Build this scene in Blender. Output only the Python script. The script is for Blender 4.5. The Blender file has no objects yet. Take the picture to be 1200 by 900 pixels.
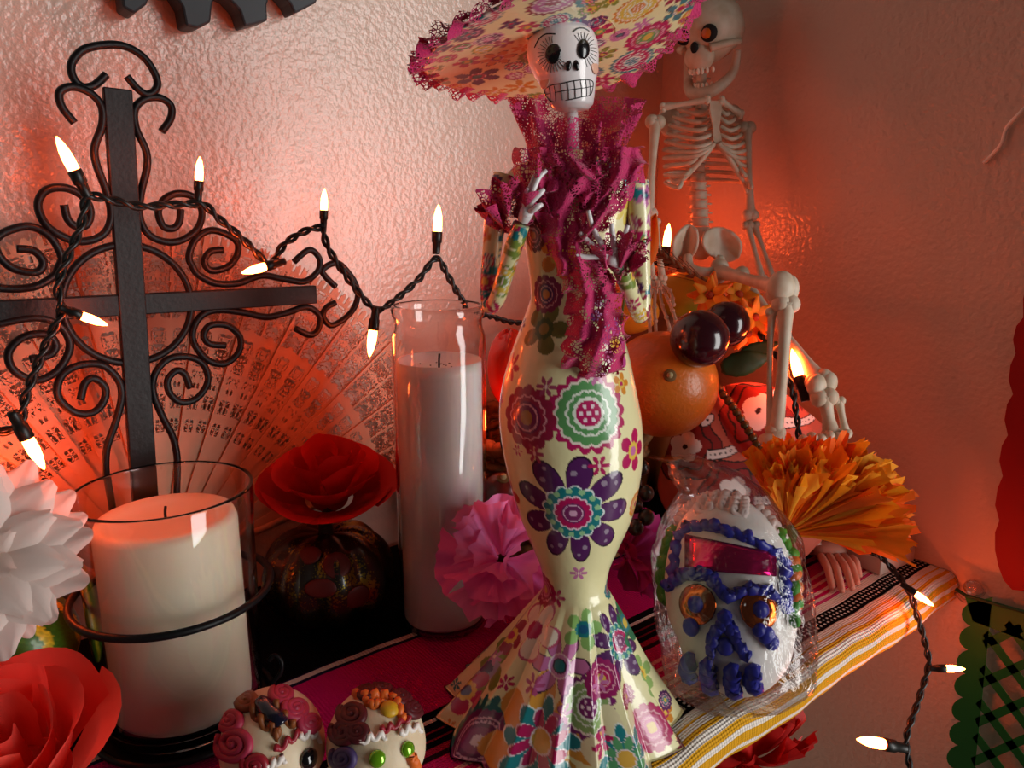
import bpy, math, random
import numpy as np
from mathutils import Matrix, Vector

# ------------------------------------------------------------------ camera, light, exposure
scene = bpy.context.scene
col = scene.collection
FPX = 900.0
YAW = math.radians(51.7); PITCH = math.radians(13.0)
CAM = np.array([-.557, -.489, .255])
ZZ = np.array([0, 0, 1.0])
HF = np.array([math.cos(YAW), math.sin(YAW), 0]); RT = np.array([math.sin(YAW), -math.cos(YAW), 0])
FW = HF*math.cos(PITCH) - ZZ*math.sin(PITCH); UP = HF*math.sin(PITCH) + ZZ*math.cos(PITCH)
cd = bpy.data.cameras.new('camera'); cam = bpy.data.objects.new('camera', cd); col.objects.link(cam)
cd.sensor_width = 36; cd.lens = FPX/1200*36; cd.clip_start = .01
cam.matrix_world = Matrix(((RT[0], UP[0], -FW[0], CAM[0]), (RT[1], UP[1], -FW[1], CAM[1]), (RT[2], UP[2], -FW[2], CAM[2]), (0, 0, 0, 1)))
scene.camera = cam
world = bpy.data.worlds.new('room'); scene.world = world; world.use_nodes = True
world.node_tree.nodes['Background'].inputs[0].default_value = (.9, .78, .70, 1)
world.node_tree.nodes['Background'].inputs[1].default_value = .04
def area_light(name, loc, target, sx, sy, power, color):
    l = bpy.data.lights.new(name, 'AREA'); l.shape = 'RECTANGLE'; l.size = sx; l.size_y = sy; l.energy = power; l.color = color
    o = bpy.data.objects.new(name, l); col.objects.link(o); o.location = loc
    o.rotation_euler = (Vector(target)-Vector(loc)).to_track_quat('-Z', 'Y').to_euler(); return o
area_light('window_daylight', (.64, -2.3, .08), (.40, 0, .08), .88, 2.1, 47, (1, .985, .955))
scene.view_settings.view_transform = 'Standard'; scene.view_settings.look = 'None'
scene.view_settings.gamma = 1; scene.view_settings.exposure = 0.0
BULB = 134.0                                                        # radiance of the little lamps

# ------------------------------------------------------------------ helpers
rnd = random.Random(7); nr = np.random.default_rng(5)
def dirv(x, y): return FW + RT*((x-600)/FPX) + UP*((450-y)/FPX)
def W(x, y, dep): return CAM + dirv(x, y)*dep                      # point at a given distance into the room
def on(x, y, ax, v):                                               # point on the plane axis = v
    r = dirv(x, y); return CAM + r*((v-CAM[ax])/r[ax])
def lin(c):
    if isinstance(c, str): c = [int(c[i:i+2], 16)/255 for i in (0, 2, 4)]
    return tuple(x/12.92 if x <= .04045 else ((x+.055)/1.055)**2.4 for x in c[:3])
def nrm(v):
    v = np.asarray(v, float); return v/(np.linalg.norm(v)+1e-12)
def crom(pts, n=8, closed=False):
    P = np.asarray(pts, float); N = len(P); out = []
    for i in range(N if closed else N-1):
        if closed: a, b, c, d = P[(i-1) % N], P[i], P[(i+1) % N], P[(i+2) % N]
        else: a, b, c, d = P[max(i-1, 0)], P[i], P[i+1], P[min(i+2, N-1)]
        for k in range(n):
            t = k/n
            out.append(.5*((2*b) + (c-a)*t + (2*a-5*b+4*c-d)*t*t + (3*b-3*c+d-a)*t**3))
    if not closed: out.append(P[-1])
    return np.array(out)
def tube(path, r, n=8, closed=False, caps=True):
    P = np.asarray(path, float); N = len(P)
    r = np.broadcast_to(np.asarray(r, float), (N,)) if np.ndim(r) == 0 else np.interp(np.linspace(0, 1, N), np.linspace(0, 1, len(r)), r)
    T = np.gradient(P, axis=0) if not closed else np.roll(P, -1, 0)-np.roll(P, 1, 0)
    T /= np.linalg.norm(T, axis=1)[:, None]+1e-12
    u = np.cross(T[0], [0, 0, 1.0]);
    if np.linalg.norm(u) < .1: u = np.cross(T[0], [0, 1.0, 0])
    u = nrm(u); V = []; a = np.arange(n)*2*math.pi/n
    for i in range(N):
        u = nrm(u - T[i]*np.dot(u, T[i])); w = np.cross(T[i], u)
        V.append(P[i] + r[i]*(np.cos(a)[:, None]*u + np.sin(a)[:, None]*w))
    V = np.concatenate(V); F = []
    for i in range(N if closed else N-1):
        j = (i+1) % N
        for k in range(n): F.append((i*n+k, i*n+(k+1) % n, j*n+(k+1) % n, j*n+k))
    if caps and not closed:
        F.append(tuple(range(n))[::-1]); F.append(tuple((N-1)*n+k for k in range(n)))
    return V, F
def gridf(P, closed_u=False):                                      # P: nv x nu x 3
    nv, nu = P.shape[:2]; F = []
    for j in range(nv-1):
        for i in range(nu if closed_u else nu-1):
            k = (i+1) % nu; F.append((j*nu+i, j*nu+k, (j+1)*nu+k, (j+1)*nu+i))
    return P.reshape(-1, 3), F
def lathe(prof, n=32, c=(0, 0, 0), mod=None, caps=False):
    prof = np.asarray(prof, float); a = np.arange(n)*2*math.pi/n; P = np.zeros((len(prof), n, 3))
    for j, (r, z) in enumerate(prof):
        rr = r*np.ones(n) if mod is None else r*mod(a, j/(len(prof)-1))
        P[j, :, 0] = c[0]+rr*np.cos(a); P[j, :, 1] = c[1]+rr*np.sin(a); P[j, :, 2] = c[2]+z
    V, F = gridf(P, True)
    if caps: F = F + [tuple(range(n))[::-1], tuple((len(prof)-1)*n+k for k in range(n))]
    return V, F
def ell(c, rad, R=None, nu=20, nv=12, mod=None):
    rad = np.broadcast_to(np.asarray(rad, float), (3,)); th = np.linspace(0, math.pi, nv+1); ph = np.arange(nu)*2*math.pi/nu
    T, Q = np.meshgrid(th, ph, indexing='ij'); U = np.stack([np.sin(T)*np.cos(Q), np.sin(T)*np.sin(Q), np.cos(T)], -1)
    m = 1 if mod is None else mod(U)[..., None]
    P = U*m*rad
    if R is not None: P = P @ np.asarray(R).T
    return gridf(P+np.asarray(c), True)
def box(c, s, R=None, bev=0):
    s = np.asarray(s, float)/2; V = np.array([(x, y, z) for x in (-1, 1) for y in (-1, 1) for z in (-1, 1)], float)*s
    if R is not None: V = V @ np.asarray(R).T
    return V+np.asarray(c), [(0, 1, 3, 2), (4, 6, 7, 5), (0, 4, 5, 1), (2, 3, 7, 6), (0, 2, 6, 4), (1, 5, 7, 3)]
def prism(poly, axis, thick):                                      # closed outline (3d points) extruded along axis
    P = np.asarray(poly, float); n = len(P); a = nrm(axis)*thick
    F = [tuple(range(n)), tuple(range(2*n-1, n-1, -1))] + [(i, n+i, n+(i+1) % n, (i+1) % n) for i in range(n)]
    return np.concatenate([P, P+a]), F
def join(parts):
    V, F, o = [], [], 0
    for v, f in parts:
        V.append(np.asarray(v)); F += [tuple(i+o for i in q) for q in f]; o += len(v)
    return np.concatenate(V), F
def axes(x=None, z=None):                                          # rotation whose columns are x, y, z
    z = nrm(z); x = nrm(np.asarray(x)-z*np.dot(x, z)); return np.stack([x, np.cross(z, x), z], 1)
ORG = {}
def link_mesh(me, name, parent=None, loc=None):
    o = bpy.data.objects.new(name, me); col.objects.link(o)
    if parent is not None: o.parent = parent; ORG[o.name] = ORG[parent.name]
    else: o.location = loc; ORG[o.name] = np.asarray(loc, float)
    return o
def make(name, VF, mat, parent=None, smooth=True, base=None, colors=None, attr=None, mods=()):
    V, F = VF; V = np.asarray(V, float)
    if parent is None and base is None:
        lo, hi = V.min(0), V.max(0); base = ((lo[0]+hi[0])/2, (lo[1]+hi[1])/2, lo[2])
    org = ORG[parent.name] if parent is not None else np.asarray(base, float)
    me = bpy.data.meshes.new(name); me.from_pydata((V-org).tolist(), [], F if isinstance(F, list) else F.tolist())
    if smooth: me.polygons.foreach_set('use_smooth', [True]*len(me.polygons))
    if colors is not None:
        a = me.color_attributes.new('print', 'FLOAT_COLOR', 'POINT')
        a.data.foreach_set('color', np.concatenate([colors, np.ones((len(colors), 1))], 1).astype(np.float32).ravel())
    if attr is not None:
        a = me.attributes.new('arc', 'FLOAT', 'POINT'); a.data.foreach_set('value', np.asarray(attr, np.float32))
    for m in (mat if isinstance(mat, (list, tuple)) else [mat]): me.materials.append(m)
    me.update()
    o = link_mesh(me, name, parent, base)
    for kind, kw in mods:
        m = o.modifiers.new(kind.lower(), kind)
        for k, v in kw.items(): setattr(m, k, v)
    return o
def tag(o, label, cat, group=None, kind=None):
    if label: o['label'] = label
    if cat: o['category'] = cat
    if group: o['group'] = group
    if kind: o['kind'] = kind
    return o
def thing(name, label, cat, loc, group=None):
    o = bpy.data.objects.new(name, None); col.objects.link(o); o.location = loc; o.empty_display_size = .01
    ORG[o.name] = np.asarray(loc, float); return tag(o, label, cat, group)
def put(me, name, parent, M):                                      # a piece that shares mesh data, placed by matrix (world)
    o = bpy.data.objects.new(name, me); col.objects.link(o)
    o.parent = parent; o.matrix_local = Matrix.Translation(-Vector(ORG[parent.name])) @ M; return o
def mat4(R, c, s=1.0):
    M = np.eye(4); M[:3, :3] = np.asarray(R)*s; M[:3, 3] = c; return Matrix(M.tolist())
def raw_mesh(name, VF, mat, smooth=True, mats=None):
    me = bpy.data.meshes.new(name); me.from_pydata(np.asarray(VF[0]).tolist(), [], VF[1])
    if smooth: me.polygons.foreach_set('use_smooth', [True]*len(me.polygons))
    me.materials.append(mat); me.update(); return me
def hit(x, y, c, rad, R=None):                                     # where the line of sight meets an ellipsoid, and its normal
    R = np.eye(3) if R is None else np.asarray(R); rad = np.broadcast_to(np.asarray(rad, float), (3,))
    o = (CAM-np.asarray(c)) @ R/rad; d = dirv(x, y) @ R/rad
    A, B, Cc = d @ d, 2*o @ d, o @ o-1; D = B*B-4*A*Cc
    if D < 0: t = -B/(2*A); p = o+t*d; p = p/np.linalg.norm(p)
    else: p = o+(-B-math.sqrt(D))/(2*A)*d
    n = nrm(R @ (p/rad)); return np.asarray(c)+R @ (p*rad), n

# ------------------------------------------------------------------ materials
MATS = {}
def mat(name, c, rough=.5, metal=0., spec=.5, bump=None, var=None, coat=0., trans=0., sss=0., emit=None, estr=0., attr=None, ior=1.45, sheen=0., transl=0.):
    if name in MATS: return MATS[name]
    m = bpy.data.materials.new(name); m.use_nodes = True; nt = m.node_tree; N = nt.nodes; L = nt.links; b = N['Principled BSDF']
    b.inputs['Base Color'].default_value = (*lin(c), 1); b.inputs['Roughness'].default_value = rough; b.inputs['Metallic'].default_value = metal
    b.inputs['Specular IOR Level'].default_value = spec; b.inputs['IOR'].default_value = ior; b.inputs['Coat Weight'].default_value = coat; b.inputs['Coat Roughness'].default_value = .08
    b.inputs['Transmission Weight'].default_value = trans; b.inputs['Sheen Weight'].default_value = sheen
    if sss: b.inputs['Subsurface Weight'].default_value = sss; b.inputs['Subsurface Radius'].default_value = (.012, .006, .004); b.inputs['Subsurface Scale'].default_value = 1
    if emit: b.inputs['Emission Color'].default_value = (*emit, 1); b.inputs['Emission Strength'].default_value = estr
    tc = N.new('ShaderNodeTexCoord')
    csock = None
    if attr:
        a = N.new('ShaderNodeAttribute'); a.attribute_name = attr; csock = a.outputs['Color']; L.new(csock, b.inputs['Base Color'])
    if var:                                                        # (scale, second colour, detail, sharp)
        n = N.new('ShaderNodeTexNoise'); n.inputs['Scale'].default_value = var[0]; n.inputs['Detail'].default_value = var[2] if len(var) > 2 else 3
        L.new(tc.outputs['Object'], n.inputs['Vector'])
        cr = N.new('ShaderNodeValToRGB'); w = .3 if len(var) < 4 else var[3]
        cr.color_ramp.elements[0].position = .5-w/2; cr.color_ramp.elements[1].position = .5+w/2
        cr.color_ramp.elements[0].color = (*lin(c), 1); cr.color_ramp.elements[1].color = (*lin(var[1]), 1)
        L.new(n.outputs['Fac'], cr.inputs['Fac']); L.new(cr.outputs['Color'], b.inputs['Base Color'])
    if bump:                                                       # (scale, strength, distance)
        n = N.new('ShaderNodeTexNoise'); n.inputs['Scale'].default_value = bump[0]; n.inputs['Detail'].default_value = bump[3] if len(bump) > 3 else 2
        L.new(tc.outputs['Object'], n.inputs['Vector'])
        bp = N.new('ShaderNodeBump'); bp.inputs['Strength'].default_value = bump[1]; bp.inputs['Distance'].default_value = bump[2]
        L.new(n.outputs['Fac'], bp.inputs['Height']); L.new(bp.outputs['Normal'], b.inputs['Normal'])
        if coat: L.new(bp.outputs['Normal'], b.inputs['Coat Normal'])
    if transl:                                                     # thin paper or silk lets light through
        t = N.new('ShaderNodeBsdfTranslucent'); t.inputs[0].default_value = (*lin(c), 1); mx = N.new('ShaderNodeMixShader'); mx.inputs[0].default_value = transl
        L.new(b.outputs[0], mx.inputs[1]); L.new(t.outputs[0], mx.inputs[2]); L.new(mx.outputs[0], N['Material Output'].inputs['Surface'])
    MATS[name] = m; return m
def lace_mat(name, c, scale, thread, var=None):
    m = mat(name, c, .75, sheen=.3); nt = m.node_tree; N = nt.nodes; L = nt.links; b = N['Principled BSDF']
    tc = [n for n in N if n.type == 'TEX_COORD'][0]
    v = N.new('ShaderNodeTexVoronoi'); v.feature = 'DISTANCE_TO_EDGE'; v.inputs['Scale'].default_value = scale; v.inputs['Randomness'].default_value = .75
    nz = N.new('ShaderNodeTexNoise'); nz.inputs['Scale'].default_value = scale*.16; nz.inputs['Detail'].default_value = 1
    L.new(tc.outputs['Object'], v.inputs['Vector']); L.new(tc.outputs['Object'], nz.inputs['Vector'])
    mr = N.new('ShaderNodeMapRange'); mr.inputs[1].default_value = .42; mr.inputs[2].default_value = .58; mr.inputs[3].default_value = thread*.75; mr.inputs[4].default_value = thread*2.6
    L.new(nz.outputs['Fac'], mr.inputs[0])
    g = N.new('ShaderNodeMath'); g.operation = 'GREATER_THAN'; L.new(v.outputs['Distance'], g.inputs[0]); L.new(mr.outputs[0], g.inputs[1])
    t = N.new('ShaderNodeBsdfTransparent'); mx = N.new('ShaderNodeMixShader')
    L.new(g.outputs[0], mx.inputs[0]); L.new(b.outputs[0], mx.inputs[1]); L.new(t.outputs[0], mx.inputs[2])
    bp = N.new('ShaderNodeBump'); bp.inputs['Strength'].default_value = .7; bp.inputs['Distance'].default_value = .0008; L.new(v.outputs['Distance'], bp.inputs['Height']); L.new(bp.outputs[0], b.inputs['Normal'])
    L.new(mx.outputs[0], N['Material Output'].inputs['Surface']); return m
def film_mat(name, tint, amount, rough):                           # clear thin plastic film: see-through with a shiny skin
    m = bpy.data.materials.new(name); m.use_nodes = True; N = m.node_tree.nodes; L = m.node_tree.links
    t = N.new('ShaderNodeBsdfTransparent'); t.inputs[0].default_value = (*tint, 1); g = N.new('ShaderNodeBsdfGlossy'); g.inputs['Roughness'].default_value = rough
    f = N.new('ShaderNodeFresnel'); f.inputs[0].default_value = 1.5; a = N.new('ShaderNodeMath'); a.operation = 'MULTIPLY_ADD'; a.inputs[1].default_value = .55; a.inputs[2].default_value = amount
    tc = N.new('ShaderNodeTexCoord'); n = N.new('ShaderNodeTexNoise'); n.inputs['Scale'].default_value = 60; n.inputs['Detail'].default_value = 4; n.inputs['Distortion'].default_value = 1.2; L.new(tc.outputs['Object'], n.inputs['Vector'])
    bp = N.new('ShaderNodeBump'); bp.inputs['Strength'].default_value = .8; bp.inputs['Distance'].default_value = .004; L.new(n.outputs['Fac'], bp.inputs['Height'])
    L.new(bp.outputs[0], g.inputs['Normal'])
    mx = N.new('ShaderNodeMixShader'); L.new(f.outputs[0], a.inputs[0]); L.new(a.outputs[0], mx.inputs[0]); L.new(t.outputs[0], mx.inputs[1]); L.new(g.outputs[0], mx.inputs[2])
    L.new(mx.outputs[0], N['Material Output'].inputs['Surface']); return m
def glass_mat(name, tint=(1, 1, 1)):
    m = bpy.data.materials.new(name); m.use_nodes = True; N = m.node_tree.nodes; L = m.node_tree.links; b = N['Principled BSDF']
    b.inputs['Base Color'].default_value = (*tint, 1); b.inputs['Transmission Weight'].default_value = 1; b.inputs['Roughness'].default_value = .02; b.inputs['IOR'].default_value = 1.45
    return m

IRON = mat('black_iron', '0d0d0f', .45, .0, .3, bump=(420, .25, .0006))
GLASS = glass_mat('clear_glass')
WAXW = mat('white_wax', 'efeae6', .45, sss=.35)
WAXC = mat('cream_wax', 'efe3c8', .42, sss=.35, bump=(60, .1, .001))
BONE = mat('toy_bone', 'd9c9b4', .5, var=(90, 'c9b298', 3))

# ------------------------------------------------------------------ the setting
def wall_material():
    m = mat('gloss_wall_paint', 'cfbcad', .2, spec=.5); N = m.node_tree.nodes; L = m.node_tree.links; b = N['Principled BSDF']; tc = [n for n in N if n.type == 'TEX_COORD'][0]
    n1 = N.new('ShaderNodeTexNoise'); n1.inputs['Scale'].default_value = 260; n1.inputs['Detail'].default_value = 2.5; n1.inputs['Roughness'].default_value = .45
    n2 = N.new('ShaderNodeTexNoise'); n2.inputs['Scale'].default_value = 28; n2.inputs['Detail'].default_value = 2
    for n in (n1, n2): L.new(tc.outputs['Object'], n.inputs['Vector'])
    ad = N.new('ShaderNodeMath'); ad.operation = 'MULTIPLY_ADD'; ad.inputs[1].default_value = 1.2; L.new(n2.outputs['Fac'], ad.inputs[0]); L.new(n1.outputs['Fac'], ad.inputs[2])
    bp = N.new('ShaderNodeBump'); bp.inputs['Strength'].default_value = .48; bp.inputs['Distance'].default_value = .0018
    L.new(ad.outputs[0], bp.inputs['Height']); L.new(bp.outputs[0], b.inputs['Normal'])
    return m
WALL = wall_material()
tag(make('wall_back', box((-.8, .05, .2), (1.6, .1, 2.6)), WALL, smooth=False), 'glossy cream plaster wall with orange peel texture', None, kind='structure')
tag(make('wall_right', box((.6, -.155, .2), (1.2, .51, 2.6)), WALL, smooth=False), 'cream plaster side wall meeting the altar corner', None, kind='structure')
FLOOR = mat('dark_floorboards', '4a3626', .4, var=(4, '5a4230'))
tag(make('floor', box((-.4, -1.4, -1.12), (3.2, 3.0, .04)), FLOOR, smooth=False), 'dark wooden floor below the altar shelf', None, kind='structure')
SHW = mat('painted_shelf_wood', 'd9cdbd', .4, bump=(40, .1, .001))
tag(make('mantel_shelf', box((-.4, -.142, -.0105), (.798, .282, .017)), SHW, smooth=False), 'painted wooden shelf under the striped blanket', 'shelf')

# ------------------------------------------------------------------ striped blanket
def sarape():
    m = mat('woven_stripes', 'ffffff', .9, spec=.08); N = m.node_tree.nodes; L = m.node_tree.links; b = N['Principled BSDF']; tc = [n for n in N if n.type == 'TEX_COORD'][0]
    at = N.new('ShaderNodeAttribute'); at.attribute_name = 'arc'
    K, Y_, Wt, P = '060608', 'e0a327', 'f1e7db', 'd0175f'
    A = [(0, K), (.1195, '16183a'), (.1203, 'd8d0c8'), (.1243, '16183a'), (.1262, 'c01068'), (.190, K), (.1955, 'd8d0c8'), (.198, K), (.2035, '7a0f24'), (.2055, K), (.209, '7a0f24'), (.211, K), (.215, 'a01438'), (.218, '2a0a14'), (.2225, 'c8195f')]
    B = [(0, 'c8195f'), (.232, 'e89a94'), (.2345, P), (.2385, 'ecb0a6'), (.241, P), (.2455, 'f0ccc0'), (.248, P), (.2505, 'f0d6ca'), (.253, 'd8417a'), (.2555, 'f2e0d4'), (.262, K), (.2745, Wt), (.279, Y_), (.281, Wt), (.2855, Y_), (.288, Wt), (.2915, Y_), (.2955, Wt), (.298, Y_), (.303, Wt), (.3055, Y_), (.311, '4a4416'), (.313, Y_), (.3165, '4a4416')]
    fac = N.new('ShaderNodeMath'); fac.operation = 'MULTIPLY'; fac.inputs[1].default_value = 1/.34; L.new(at.outputs['Fac'], fac.inputs[0])
    rs = []
    for st in (A, B):
        r = N.new('ShaderNodeValToRGB'); r.color_ramp.interpolation = 'CONSTANT'; e = r.color_ramp.elements
        while len(e) > 1: e.remove(e[0])
        e[0].position = 0; e[0].color = (*lin(st[0][1]), 1)
        for p, c in st[1:]: q = e.new(p/.34); q.color = (*lin(c), 1)
        L.new(fac.outputs[0], r.inputs['Fac']); rs.append(r)
    def math_(op, a, bb, c=None):
        n = N.new('ShaderNodeMath'); n.operation = op
        for i, v in enumerate((a, bb, c)):
            if v is None: continue
            if isinstance(v, (int, float)): n.inputs[i].default_value = v
            else: L.new(v, n.inputs[i])
        return n.outputs[0]
    def mix(f, a, bb):
        n = N.new('ShaderNodeMix'); n.data_type = 'RGBA'; L.new(f, n.inputs[0]); L.new(a, n.inputs[6])
        if isinstance(bb, tuple): n.inputs[7].default_value = bb
        else: L.new(bb, n.inputs[7])
        return n.outputs[2]
    c = mix(math_('GREATER_THAN', at.outputs['Fac'], .2225), rs[0].outputs[0], rs[1].outputs[0])
    sx = N.new('ShaderNodeSeparateXYZ'); L.new(tc.outputs['Object'], sx.inputs[0])
    fx = math_('LESS_THAN', math_('FRACT', math_('MULTIPLY', sx.outputs[0], 260), 0), .42)
    fa = math_('LESS_THAN', math_('FRACT', math_('MULTIPLY', math_('SUBTRACT', at.outputs['Fac'], .2645), 310), 0), .5)
    inb = math_('MULTIPLY', math_('GREATER_THAN', at.outputs['Fac'], .2645), math_('LESS_THAN', at.outputs['Fac'], .2725))
    c = mix(math_('MULTIPLY', math_('MULTIPLY', fx, fa), inb), c, (*lin('e6ddd2'), 1))
    L.new(c, b.inputs['Base Color'])
    h = math_('ADD', math_('SINE', math_('MULTIPLY', sx.outputs[0], 3300), 0), math_('SINE', math_('MULTIPLY', at.outputs['Fac'], 4200), 0))
    bp = N.new('ShaderNodeBump'); bp.inputs['Strength'].default_value = .55; bp.inputs['Distance'].default_value = .0005; L.new(h, bp.inputs['Height']); L.new(bp.outputs[0], b.inputs['Normal'])
    prof = [(-.006, .0015)] + [(-y, .0015) for y in np.linspace(.012, .286, 60)]
    R = .0085
    for a in np.linspace(0, math.pi*.95, 14)[1:]: prof.append((-.286-R*math.sin(a), .0015-R*1.35+R*1.35*math.cos(a)))
    prof += [(-.282, -.0215), (-.270, -.0218)]
    prof = np.array(prof); arc = np.concatenate([[0], np.cumsum(np.hypot(*np.diff(prof, axis=0).T))])+.006
    xs = np.linspace(-.79, -.002, 260); P_ = np.zeros((len(prof), len(xs), 3))
    for j, (y, z) in enumerate(prof):
        front = max(0, min(1, (-y-.25)/.04))
        wob = .0007*np.sin(xs*70+j*.12)+.0005*np.sin(xs*171+j*.3)
        P_[j, :, 0] = xs; P_[j, :, 1] = y-front*.0012*np.sin(xs*55); P_[j, :, 2] = z+wob*(.35+.65*front)
    V, F = gridf(P_)
    o = make('striped_sarape', (V, F), m, attr=np.repeat(arc, len(xs)), mods=[('SOLIDIFY', dict(thickness=.0012, offset=-1))])
    tag(o, 'woven striped sarape blanket in black, magenta, white and yellow over the shelf', 'blanket')
sarape()

# ------------------------------------------------------------------ iron ornament high on the wall
def wall_ornament():
    t = thing('wall_ornament', 'dark iron ornament with downward claw prongs fixed high on the wall', 'wall decor', on(255, -30, 1, -.012))
    YP = -.02
    m = mat('grey_iron', '33383c', .5, .3, bump=(60, .2, .001))
    def poly(px): return [on(x, y, 1, YP) for x, y in px]
    prongs = [[(146, -40), (196, -40), (178, -10), (172, 5), (158, 16), (144, 8), (143, -12)],
              [(188, -40), (262, -40), (252, -6), (249, 6), (247, 26), (232, 33), (218, 30), (214, 8), (204, -8)],
              [(262, -40), (330, -40), (318, -10), (313, 6), (314, 24), (300, 28), (287, 31), (281, 12), (268, -2), (252, -10)],
              [(322, -40), (384, -40), (376, -14), (371, 3), (358, 10), (346, 16), (340, 4), (328, -10)]]
    for p in prongs: make('prong', prism(poly(p)[::-1], (0, 1, 0), .017), m, t, smooth=False, mods=[('BEVEL', dict(width=.0012, segments=2))])
    make('top_rail', prism(poly([(130, -36), (130, -70), (400, -70), (400, -36)])[::-1], (0, 1, 0), .017), m, t, smooth=False)
wall_ornament()

# ------------------------------------------------------------------ iron cross that carries the hurricane glass
CX = np.array([-.474, -.117, 0.0012])                                # axis of the pillar candle
def iron_cross():
    YC = -.062
    t = thing('cross_candle_holder', 'black wrought iron cross with scrollwork holding a glass candle cup', 'candle holder', (-.478, -.09, .001))
    def pl(pts): return np.array([on(x, y, 1, YC) for x, y in pts])
    top, bot = on(137, 104, 1, YC), on(167, 545, 1, YC)
    ax = nrm(bot-top); base = top+ax*((.006-top[2])/ax[2])
    def mirror(P):
        d = (P-top) @ ax; foot = top+np.outer(d, ax); return 2*foot-P
    side = np.cross(ax, [0, 1, 0]); side = side if side[0] > 0 else -side
    Rb = np.stack([side, np.array([0, 1, 0]), np.cross(side, [0, 1, 0])], 1)
    mid = (top+base)/2
    make('upright_bar', box(mid, (.0128, .005, np.linalg.norm(base-top)), Rb), IRON, t, smooth=False, mods=[('BEVEL', dict(width=.0006, segments=2))])
    c0 = on(152, 357, 1, YC); e = on(370, 345, 1, YC); hl = np.linalg.norm(e-c0)
    d = nrm(e-c0)
    make('cross_bar', box(c0+(0, .0007, 0), (2*hl, .005, .0106), np.stack([d, np.array([0, 1, 0]), np.cross(d, [0, 1, 0])], 1)), IRON, t, smooth=False, mods=[('BEVEL', dict(width=.0006, segments=2))])
    r0 = np.linalg.norm(on(224, 354, 1, YC)-c0)
    a = np.arange(64)*2*math.pi/64
    make('circle_ring', tube(c0+r0*(np.cos(a)[:, None]*np.array([1, 0, 0])+np.sin(a)[:, None]*ZZ), .0019, 8, True), IRON, t)
    def scroll(pts, both=True):
        P = crom(pl(pts), 6); P[:, 1] += .0008; P[:, 2] = np.maximum(P[:, 2], .0055)
        make('scroll', tube(P, .0019, 8), IRON, t)
        if both: make('scroll', tube(mirror(P), .0019, 8), IRON, t)
    d3 = lambda L, oy=0: [(x/3, y/3+oy) for x, y in L]
    scroll([(125, 87), (117, 95), (108, 101), (96, 101), (86, 90), (84, 76), (91, 64), (103, 56), (128, 52), (150, 55), (170, 68), (182, 86), (185, 99), (180, 108), (171, 110), (160, 102), (149, 89)], False)
    scroll(d3([(570, 462), (602, 415), (602, 370), (562, 343), (510, 348), (475, 385), (480, 450), (515, 530), (518, 590), (497, 680), (492, 760), (522, 822), (580, 850), (640, 845), (695, 805), (712, 745), (685, 695), (630, 680), (580, 700), (558, 745), (575, 795), (610, 803), (632, 780), (637, 735)]))
    scroll([(262, 293), (247, 295), (240, 307), (248, 317), (267, 313), (278, 300), (279, 285), (267, 275), (247, 270), (230, 280), (222, 300), (226, 312), (233, 322), (253, 332), (280, 332), (307, 323), (333, 327), (357, 330), (373, 318), (375, 303), (363, 293), (345, 307)])
    scroll(d3([(795, 375), (740, 370), (718, 340), (740, 305), (800, 305), (845, 345), (840, 400), (790, 440), (730, 425), (685, 370), (680, 320), (710, 270), (770, 250), (860, 260), (940, 275), (1010, 260), (1080, 240), (1125, 270), (1120, 320), (1090, 338), (1040, 315)], 280))
    scroll([(394, 336), (381, 323), (379, 316), (390, 309), (401, 311), (416, 330), (420, 347), (413, 365), (398, 378), (387, 381), (379, 370), (384, 360), (394, 355)])
    scroll(d3([(670, 525), (650, 475), (620, 465), (590, 500), (600, 545), (640, 575), (695, 560), (733, 500), (715, 440), (660, 415), (590, 425), (545, 480), (540, 540), (570, 620), (610, 700), (625, 780), (624, 880), (618, 1060), (612, 1120)], 280))
    a = np.arange(72)*2*math.pi/72
    def ring(nm, z, r, rad): make(nm, tube(CX+np.stack([r*np.cos(a), r*np.sin(a), z+0*a], 1), rad, 8, True), IRON, t)
    ring('cup_hoop', .072, .0452, .0019); ring('base_hoop', .006, .0425, .0017)
    make('base_plate', lathe([(.0003, .0022), (.0395, .0022), (.041, .003), (.041, .0045), (.0395, .0042), (.0003, .0036)], 48, CX), IRON, t)
    for z, r in ((.072, .0452), (.006, .0425)):
        make('hoop_arm', tube(np.array([[CX[0], CX[1]+r, z], [CX[0], YC-.002, z]]), .0019, 8), IRON, t)
    f = crom([W(318, 800, .40), W(328, 790, .40), W(330, 776, .40), W(322, 768, .40), W(315, 774, .40)], 6); f[:, 2] = np.maximum(f[:, 2], .004)
    make('foot_scroll', tube(f, .0012, 8), IRON, t)
iron_cross()

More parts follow.
